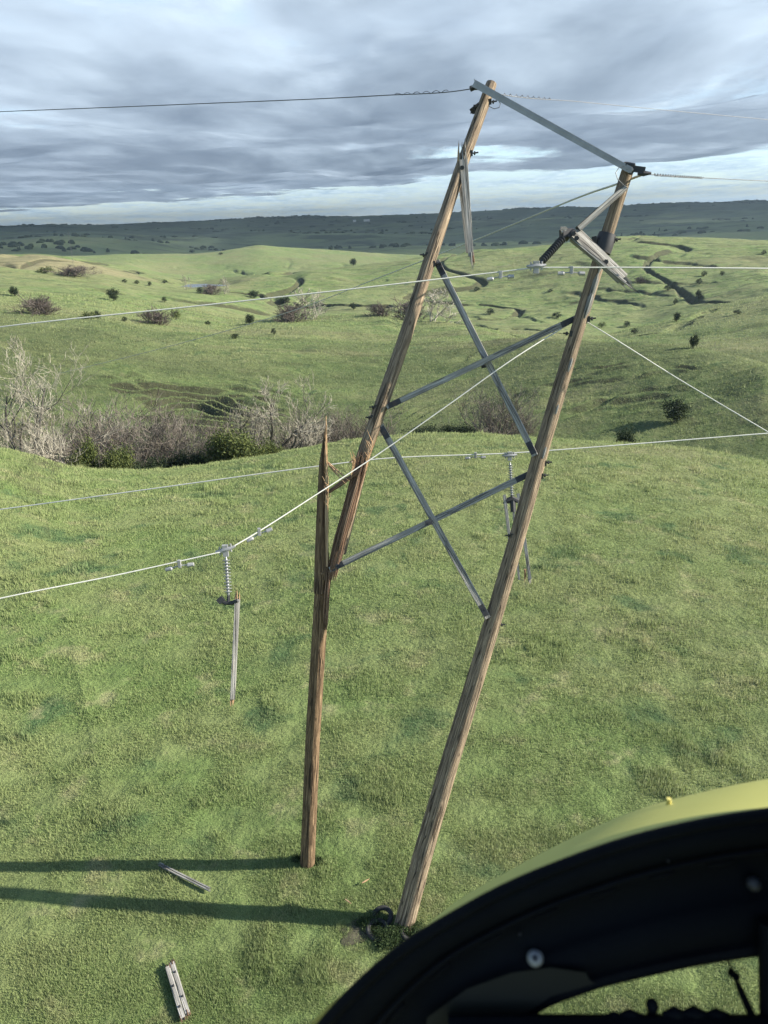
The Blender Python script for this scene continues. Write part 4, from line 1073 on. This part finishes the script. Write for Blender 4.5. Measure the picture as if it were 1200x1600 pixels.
cedar(255, 706, 72, 60, 'dark cedar under the grey thicket, in the middle of the row', M_DCEDAR, 'cedar_b', .1)
cedar(130, 690, 71, 60, 'olive cedar nearest the left cottonwood, behind the dip in the crest', None, 'cedar_c', .2)
cedar(178, 700, 71, 66, 'low olive cedar in the dip, right of the leftmost cedar', None, 'cedar_a')
cedar(428, 690, 73, 58, 'small green cedar right of the big olive one', None, 'cedar_c')
cedar(215, 712, 71, 60, 'low dark cedar below the broad grey thicket', M_DCEDAR, 'cedar_b', .1)
cedar(655, 664, 92, 90, 'low dark cedar behind the crest between the leaning pole and the lower brace', M_DCEDAR, 'cedar_b', .1)
cedar(715, 664, 94, 70, 'dark cedar behind the crest left of the hanging insulator', M_DCEDAR, 'cedar_d', .1)
cedar(978, 670, 80, 52, 'dark loose bush poking above the crest right of the right pole', M_DCEDAR, 'cedar_d')

# bushes and small cedars on the farther slopes: (foot x, foot y, height, width, kind, label)
BU = [(1053, 660, 34, 40, 'd', 'large dark cedar alone on the shaded slope at right, above the lowest wire'), (178, 470, 17, 17, 'd', 'round dark cedar with a shadow on the left hillside'), (23, 463, 13, 13, 'd', 'small dark cedar nearest the left edge on the far hillside'),
      (66, 491, 25, 45, 'm', 'wide mauve bare bush on the left hillside'), (110, 431, 13, 38, 'm', 'low mauve bush below the bare hilltop patch'), (72, 427, 8, 24, 'o', 'low olive bush just below the bare hilltop patch'),
      (248, 506, 22, 34, 'm', 'mauve bare bush under the highest conductor at left'), (275, 500, 15, 14, 'o', 'small thin shrub right of the mauve bush under the highest conductor'), (140, 499, 10, 24, 'o', 'olive bush on the highest conductor line at left'), (153, 499, 12, 10, 'd', 'dark small cedar touching the olive bush at left'),
      (195, 503, 7, 9, 'd', 'tiny dark bush below the highest conductor, left hillside'), (257, 472, 7, 9, 'd', 'tiny dark bush on the slope left of the pond'), (195, 442, 5, 8, 'd', 'tiny dark bush, first of a line uphill left of the pond'), (214, 444, 5, 8, 'd', 'tiny dark bush, second of a line left of the pond'), (234, 447, 6, 7, 'd', 'tiny dark bush, third of a line left of the pond'), (258, 443, 5, 8, 'd', 'tiny dark bush nearest the pond on its left'),
      (329, 460, 14, 26, 'm', 'clump of dark bushes beside the pond'), (313, 459, 9, 12, 'd', 'dark bush at the pond edge'), (290, 453, 20, 10, 'p', 'thin pale bare tree on the left pond bank'), (354, 460, 24, 12, 'p', 'slim pale bare tree right of the pond'), (397, 466, 11, 16, 'd', 'dark cedar by the creek right of the pond'),
      (445, 473, 9, 18, 'd', 'dark bush on the creek bank left of the pale tree clump'), (391, 507, 15, 15, 'd', 'dark cedar with shadow on the middle hill'), (368, 529, 7, 15, 'd', 'low dark bush on the crest of the near hill'), (428, 523, 9, 9, 'd', 'small dark bush on the near hill crest right of the low one'), (325, 508, 6, 10, 'd', 'tiny bush on the slope left of the middle hill cedar'),
      (484, 501, 46, 42, 'p', 'pale bare tree clump on the middle hill crest'), (452, 503, 25, 46, 'm', 'mauve brush at the foot of the pale tree clump'), (596, 494, 18, 26, 'm', 'low mauve brush left of the leaning upper pole at the creek'), (640, 500, 30, 44, 'm', 'mauve brush showing right of the leaning upper pole'), (690, 504, 48, 60, 'p', 'pale bare tree by the creek between the poles'),
      (552, 415, 10, 11, 'd', 'dark far cedar on the shaded hill left of the leaning pole'), (552, 484, 10, 9, 'd', 'small dark shrub in the creek bend'), (766, 492, 9, 14, 'd', 'dark bush at the gully between the poles'), (860, 457, 4, 8, 'd', 'tiny bush on the right hillside beside the right pole'), (915, 397, 4, 7, 'd', 'tiny bush on the right hilltop'),
      (1043, 454, 7, 12, 'd', 'dark bush on the right slope, nearest the broken crossarm'), (1092, 445, 8, 9, 'd', 'dark bush on the right slope, middle height'), (1128, 431, 6, 8, 'd', 'small dark bush high on the right slope'), (1091, 466, 11, 9, 'd', 'dark upright cedar on the right slope below two others'), (1055, 476, 8, 7, 'd', 'small dark bush on the terraced right slope'), (1057, 503, 13, 10, 'd', 'dark cedar on the shaded spur at right'),
      (1083, 545, 20, 14, 'd', 'dark cedar above the near hill crest at far right'), (1152, 491, 6, 11, 'd', 'low dark bush on the spur near the right edge'), (991, 522, 8, 12, 'd', 'dark bush in the gully right of the right pole'), (979, 511, 8, 12, 'd', 'dark bush on the gully lip right of the right pole'), (1193, 398, 5, 7, 'd', 'tiny bush at the right edge on the hill'),
      (1100, 432, 7, 9, 'd', 'small dark bush on the right slope below the highest conductor'), (940, 512, 7, 12, 'o', 'olive bush in the gully beside the right pole'), (870, 497, 8, 16, 'd', 'dark bush at the gully left of the right pole'), (1003, 442, 9, 14, 'm', 'thin bare shrub right of the broken crossarm'), (300, 395, 4, 9, 'd', 'tiny dark bush far behind the pond'), (345, 398, 3, 8, 'd', 'tiny dark bush on the far lit hill'), (745, 455, 6, 10, 'd', 'tiny dark shrub on the slope under the damper'), (655, 448, 5, 9, 'd', 'tiny dark shrub right of the leaning upper pole')]
for i, (px, py, hp_, wp_, k, lb) in enumerate(BU):
    pos = G(px, py); Dp = pos.xy.length; h = hp_ / F * Dp * 1.1; wd = wp_ / F * Dp * 1.15
    grp = 'bushes scattered over the far slopes'
    if k == 'd': shrub_mesh_root('far_cedar' if hp_ > 9 else 'far_bush', pos, h, wd, lb, 'bush', grp, M_DCEDAR, 2600 if hp_ > 9 else 700, .25, rot=i)
    elif k == 'o': shrub_mesh_root('far_olive', pos, h, wd, lb, 'bush', grp, M_CEDAR, 900, .1, name='olive_bush', rot=i)
    else:
        bare_tree('far_' + k, 0, 0, hp_, lb, 'bush' if k == 'm' else 'tree', grp, pos=pos, rot=i * 1.7, wide=wd / h * (1.0 if k == 'm' else 1.35), name='bare_bush' if k == 'm' else 'bare_tree', m_t=B_MAUVE if k == 'm' else B_PALE, m_f=B_MAUVE if k == 'm' else B_PALE, seed=70 + ord(k),
                  h=1, spread=1.0, levels=3 if k == 'm' else 4, n_limbs=5, trunk_r=.018, kids_n=(5, 5, 5) if k == 'm' else (6, 5, 4, 3), twig_r=.0045 if k == 'm' else .0035, up=.28, crook=.28, stems=11 if k == 'm' else 1, low=.15)

# weeds round the pole feet
def weeds(px, py, s, n, label, seed):
    c = G(px, py); root = empty('weed_clump', c, label, 'weeds', 'weed clumps round the pole feet')
    leaf_cloud('leaves', root, M_WEED, n * 2, .016, s, s * .8, s * .34, s * .22, seed, clump=7)
    rng = random.Random(seed); mb = MB()
    for k in range(26):
        a = rng.uniform(0, 6.28); r = rng.uniform(0, s * .9); p = Vector((r * math.cos(a), r * math.sin(a) * .8, 0)); e = p + Vector((rng.uniform(-.1, .1), rng.uniform(-.1, .1), rng.uniform(.2, .5) * (s + .3)))
        mb.tube([p, p.lerp(e, .5), e], [.006, .005, .002], 3)
    mb.build('stems', M_WEED, root)
weeds(640, 1466, .42, 2600, 'leafy weed clump right of the leaning pole foot', 1); weeds(606, 1470, .34, 1800, 'leafy weeds growing in front of the tyres', 2); weeds(580, 1446, .30, 1400, 'weeds growing out of the left tyre', 3)
weeds(495, 1346, .16, 500, 'small tuft of weeds at the foot of the brown stub', 4); weeds(466, 1343, .15, 450, 'small tuft left of the foot of the brown stub', 5)

# ------------------------------------------------------------------ distant woods: belts of trees on the far ranges
def far_woods():
    rng = np.random.default_rng(77); V = []; Fs = []
    n = 0; tries = 0; a1 = []
    while n < 1700 and tries < 60000:
        tries += 1
        az = math.radians(rng.uniform(-34, 34)); D = 1500 * (9700 / 1500) ** rng.random() if rng.random() < .8 else rng.uniform(9000, 9600)
        x, y = D * math.sin(az), D * math.cos(az)
        q = vnoise(np.array([x / 900.]), np.array([y / 260.]), 81)[0] + .5 * vnoise(np.array([x / 240.]), np.array([y / 90.]), 82)[0]
        if q < (.27 if D < 9000 else -.05): continue
        z = zat(x, y); rx = rng.uniform(3, 17) * (D / 6000 + .30); hh = rng.uniform(4, 9) * (.8 + D / 14000)
        m = 9; b = len(V)
        for r_, zz in ((1, -1), (1.0, .45), (.6, .85)):
            for k in range(m):
                a = 2 * math.pi * k / m; w_ = r_ * rng.uniform(.75, 1.2); V.append((x + rx * w_ * math.cos(a), y + rx * .5 * w_ * math.sin(a), z + hh * zz * rng.uniform(.8, 1.15)))
        V.append((x, y, z + hh))
        for i in range(2):
            for k in range(m): Fs.append((b + i * m + k, b + i * m + (k + 1) % m, b + (i + 1) * m + (k + 1) % m, b + (i + 1) * m + k))
        for k in range(m): Fs.append((b + 2 * m + k, b + 2 * m + (k + 1) % m, b + 3 * m))
        n += 1
    o = mesh_obj('distant_woodland', V, Fs, M_DCEDAR, smooth=False, attrs={'rnd': np.repeat(rng.random(len(V) // 28 + 1), 28)[:len(V)]}); tag(o, 'dark belts of trees on the far ranges below the horizon', 'woodland'); o['kind'] = 'stuff'
far_woods()

# ------------------------------------------------------------------ far mast and sheds
pm_ = G(116, 421); hm = 48 / F * pm_.length; root = empty('radio_mast', pm_, 'thin faint lattice mast on the left hillside', 'mast')
mb = MB()
for s in (-1, 1): mb.tube([(s * .3, 0, 0), (s * .1, 0, hm)], .03, 5)
for k in range(12): z0 = hm * k / 12; z1 = hm * (k + 1) / 12; mb.tube([(-.35 + .23 * k / 12, 0, z0), (.35 - .23 * (k + 1) / 12, 0, z1)], .018, 4)
mb.build('mast_frame', M_STEELW, root); mb = MB(); mb.tube([(0, 0, hm), (0, 0, hm * 1.06)], .025, 5); mb.build('antenna', M_STEELW, root)
M_SHED = mat_plain('white_sheet_metal', (.72, .72, .70), .6); M_ROOF = mat_plain('pale_roof_sheet', (.55, .56, .57), .5)
for px, py, w_, lb in ((573, 346, 9, 'long white farm shed on the horizon left of the leaning pole'), (554, 347, 4.5, 'small white farm shed left of the long white shed on the horizon')):
    p = G(px, py, dmin=3500); sx = w_ / F * p.length; hh = 2.6 / F * p.length; root = empty('farm_shed', p, lb, 'shed', 'white farm sheds on the horizon')
    mb = MB(); mb.beam((-sx / 2, 0, hh * .35), (sx / 2, 0, hh * .35), sx * .4, hh * .8, upv=(0, 0, 1), bev=.01); mb.build('wall', M_SHED, root)
    mb = MB(); mb.v = [(-sx / 2, -sx * .22, hh * .75), (sx / 2, -sx * .22, hh * .75), (sx / 2, sx * .22, hh * .75), (-sx / 2, sx * .22, hh * .75), (-sx / 2, 0, hh * 1.15), (sx / 2, 0, hh * 1.15)]
    mb.f = [(0, 1, 5, 4), (2, 3, 4, 5), (0, 4, 3), (1, 2, 5), (0, 3, 2, 1)]; mb.uv = [(0, 0)] * 18; mb.build('roof', M_ROOF, root, smooth=False)

# ------------------------------------------------------------------ helicopter door and nose
M_YEL = mat_plain('yellow_paint', (.50, .49, .15), .38, 0, .08, 2, .5)
M_BLK = mat_plain('black_frame_paint', (.0018, .0026, .0040), .7, 0, .2, 4, .10)
M_OLV = mat_plain('olive_reflection', (.005, .0055, .003), .6, 0, .2, 4, .3)
M_RUB = mat_plain('rubber_seal', (.002, .0025, .0035), .7, 0, .2, 12, .1)
def spline(pts, n):
    pts = [np.array(p, float) for p in pts]; d = [0]
    for a, b in zip(pts[:-1], pts[1:]): d.append(d[-1] + np.linalg.norm(b - a))
    s = np.linspace(0, d[-1], n); P_ = np.array(pts); out = []
    # Catmull-Rom by arc length
    for t in s:
        i = min(len(pts) - 2, max(0, np.searchsorted(d, t) - 1)); u = (t - d[i]) / (d[i + 1] - d[i])
        p0 = P_[max(i - 1, 0)]; p1 = P_[i]; p2 = P_[i + 1]; p3 = P_[min(i + 2, len(pts) - 1)]
        if i == 0: p0 = 2 * p1 - p2
        if i == len(pts) - 2: p3 = 2 * p2 - p1
        out.append(.5 * (2 * p1 + (p2 - p0) * u + (2 * p0 - 5 * p1 + 4 * p2 - p3) * u * u + (3 * p1 - p0 - 3 * p2 + p3) * u ** 3))
    return out
HC = empty('helicopter', P(900, 1800, .9), 'yellow helicopter nose and black door frame filling the lower right corner', 'helicopter')
OUT = [(395, 1760), (450, 1672), (502, 1602), (560, 1540), (630, 1481), (705, 1434), (790, 1388), (880, 1350), (980, 1315), (1090, 1288), (1200, 1270), (1360, 1252), (1540, 1245)]
INN = [(700, 1830), (740, 1720), (775, 1650), (820, 1592), (850, 1567), (900, 1547), (950, 1531), (1010, 1517), (1080, 1502), (1140, 1492), (1200, 1484), (1330, 1470), (1500, 1462)]
NS = 90
Oc = spline(OUT, NS); Ic = spline(INN, NS)
def grid(rows, name, m, parent=HC, bevel=0):
    nr = len(rows); nc = len(rows[0]); V = [tuple(p) for r in rows for p in r]
    Fs = [(i * nc + j, i * nc + j + 1, (i + 1) * nc + j + 1, (i + 1) * nc + j) for i in range(nr - 1) for j in range(nc - 1)]
    uv = []
    for i in range(nr - 1):
        for j in range(nc - 1): uv += [(i, j), (i, j + 1), (i + 1, j + 1), (i + 1, j)]
    return mesh_obj(name, V, Fs, m, parent, uv=uv)
def between(t, d): return [P(*(Oc[k] * (1 - t) + Ic[k] * t), d) for k in range(NS)]
DF = .66
fr = grid([between(0.02, DF + .06), between(0.0, DF + .02), between(.015, DF + .004), between(.05, DF), between(.22, DF + .004), between(.26, DF + .016), between(.60, DF + .018), between(.64, DF + .012), between(.93, DF + .016), between(.985, DF + .022), between(1.0, DF + .04), between(1.0, DF + .08), between(.5, DF + .09), between(.02, DF + .06)], 'door_frame', M_BLK)
# rubber seal along the outer rim
MB().tube(between(.012, DF), .0055, 10).build('window_seal', M_RUB, HC)
MB().tube(between(.27, DF + .004), .0028, 8).build('window_seal', M_RUB, HC)
MB().tube(between(.985, DF + .016), .006, 8).build('window_seal', M_RUB, HC)
# slots in the rim
for k in range(9, NS - 6, 7):
    a = between(.31, DF + .012)[k:k + 4]; MB().tube(a, [.0015, .0032, .0032, .0015], 8).build('slot_cover', M_RUB, HC)
# dark olive patch on the frame: interior reflection painted as colour
grid([[P(1.0 * p[0], p[1], DF + .006) for p in c] for c in (
    [(668, 1590), (730, 1545), (800, 1520), (860, 1512), (915, 1520)], [(655, 1650), (735, 1600), (810, 1562), (870, 1540), (922, 1532)], [(640, 1760), (725, 1730), (800, 1600), (860, 1557), (930, 1537)])], 'reflection_patch', M_OLV)
# yellow nose shell beyond the window
YE = [(560, 1600), (610, 1510), (660, 1452), (720, 1404), (800, 1358), (900, 1306), (1000, 1264), (1100, 1237), (1200, 1217), (1350, 1198), (1540, 1186)]
Yc = spline(YE, NS)
def yb(t, d, k0=0): return [P(*(Oc[k] * (1 - t) + Yc[k] * t), d) for k in range(NS)]
grid([yb(-.8, .74), yb(0.0, .79), yb(.3, .83), yb(.55, .87), yb(.78, .92), yb(.92, .97), yb(.985, 1.03), yb(1.0, 1.10), yb(.97, 1.2), yb(.85, 1.3)], 'nose_shell', M_YEL)
c = P(1045, 1253, .95); mb = MB(); mb.tube([c - Vector((0, 0, .004)), c + Vector((0, 0, .005))], [.0035, .003], 10); mb.build('rivet', mat_plain('bright_yellow_rivet', (.5, .45, .14), .4), HC)
# unseen panel added right of the window to keep sun off the frame
grid([[P(1790, y, d) for y in np.linspace(1900, -900, 20)] for d in (.40, .55, .70, .735)] + [[P(1830, y, .735) for y in np.linspace(1900, -900, 20)]], 'sun_shade_panel', M_BLK)
# screws on the frame
def screw(px, py, r, d=DF + .002, m=None):
    c = P(px, py, d + .006); n_ = cam_side(c); mb = MB()
    mb.tube([c - n_ * .006, c + n_ * .002, c + n_ * .006, c + n_ * .0075], [r * 1.25, r * 1.2, r * .9, r * .55], 20); o = mb.build('screw', m or M_GALV, HC)
    mb = MB(); mb.tube([c + n_ * .0076, c + n_ * .0082], [r * .5, r * .42], 6); mb.build('hex_socket', M_IRON, o)
screw(836, 1497, .0058); screw(1178, 1381, .0052, m=M_IRON)
for px, py in ((812, 1459), (1044, 1345), (1010, 1300)): screw(px, py, .0012, m=M_IRON)
# right-hand post, lower sill and small fittings in the opening
mb = MB(); mb.tube([P(1206, 1440, DF), P(1208, 1540, DF), P(1212, 1700, DF)], [.011, .0115, .012], 12); mb.build('post', M_BLK, HC)
grid([[P(x, y, d) for x in np.linspace(700, 1420, 30)] for y, d in ((1598, DF + .05), (1588, DF + .03), (1584, DF + .01), (1590, DF - .01), (1690, DF - .03))], 'sill', M_BLK)
mb = MB()
mb.tube([P(1019, 1600, DF), P(1019, 1582, DF), P(1019, 1572, DF), P(1019, 1566, DF), P(1019, 1561, DF)], [.005, .004, .0055, .005, .002], 12); mb.build('knob', M_BLK, HC)
mb = MB()
for x, y, r in ((960, 1588, .004), (985, 1586, .005), (1055, 1584, .006), (1085, 1583, .006), (1120, 1585, .005)): mb.tube([P(x - 18, y + 4, DF - .005), P(x, y, DF - .005), P(x + 18, y + 4, DF - .005)], [r * .6, r, r * .6], 10)
mb.build('cable_bundle', M_BLK, HC)
mb = MB(); mb.tube([P(1132, 1488, DF + .04), P(1147, 1525, DF + .03), P(1156, 1545, DF + .02), P(1180, 1598, DF)], [.0008, .001, .0030, .0036], 8); mb.tube([P(1141, 1518, DF + .03), P(1152, 1528, DF + .03)], [.0035, .0035], 8)
mb.build('wiper_arm', M_BLK, HC)
kids(HC)
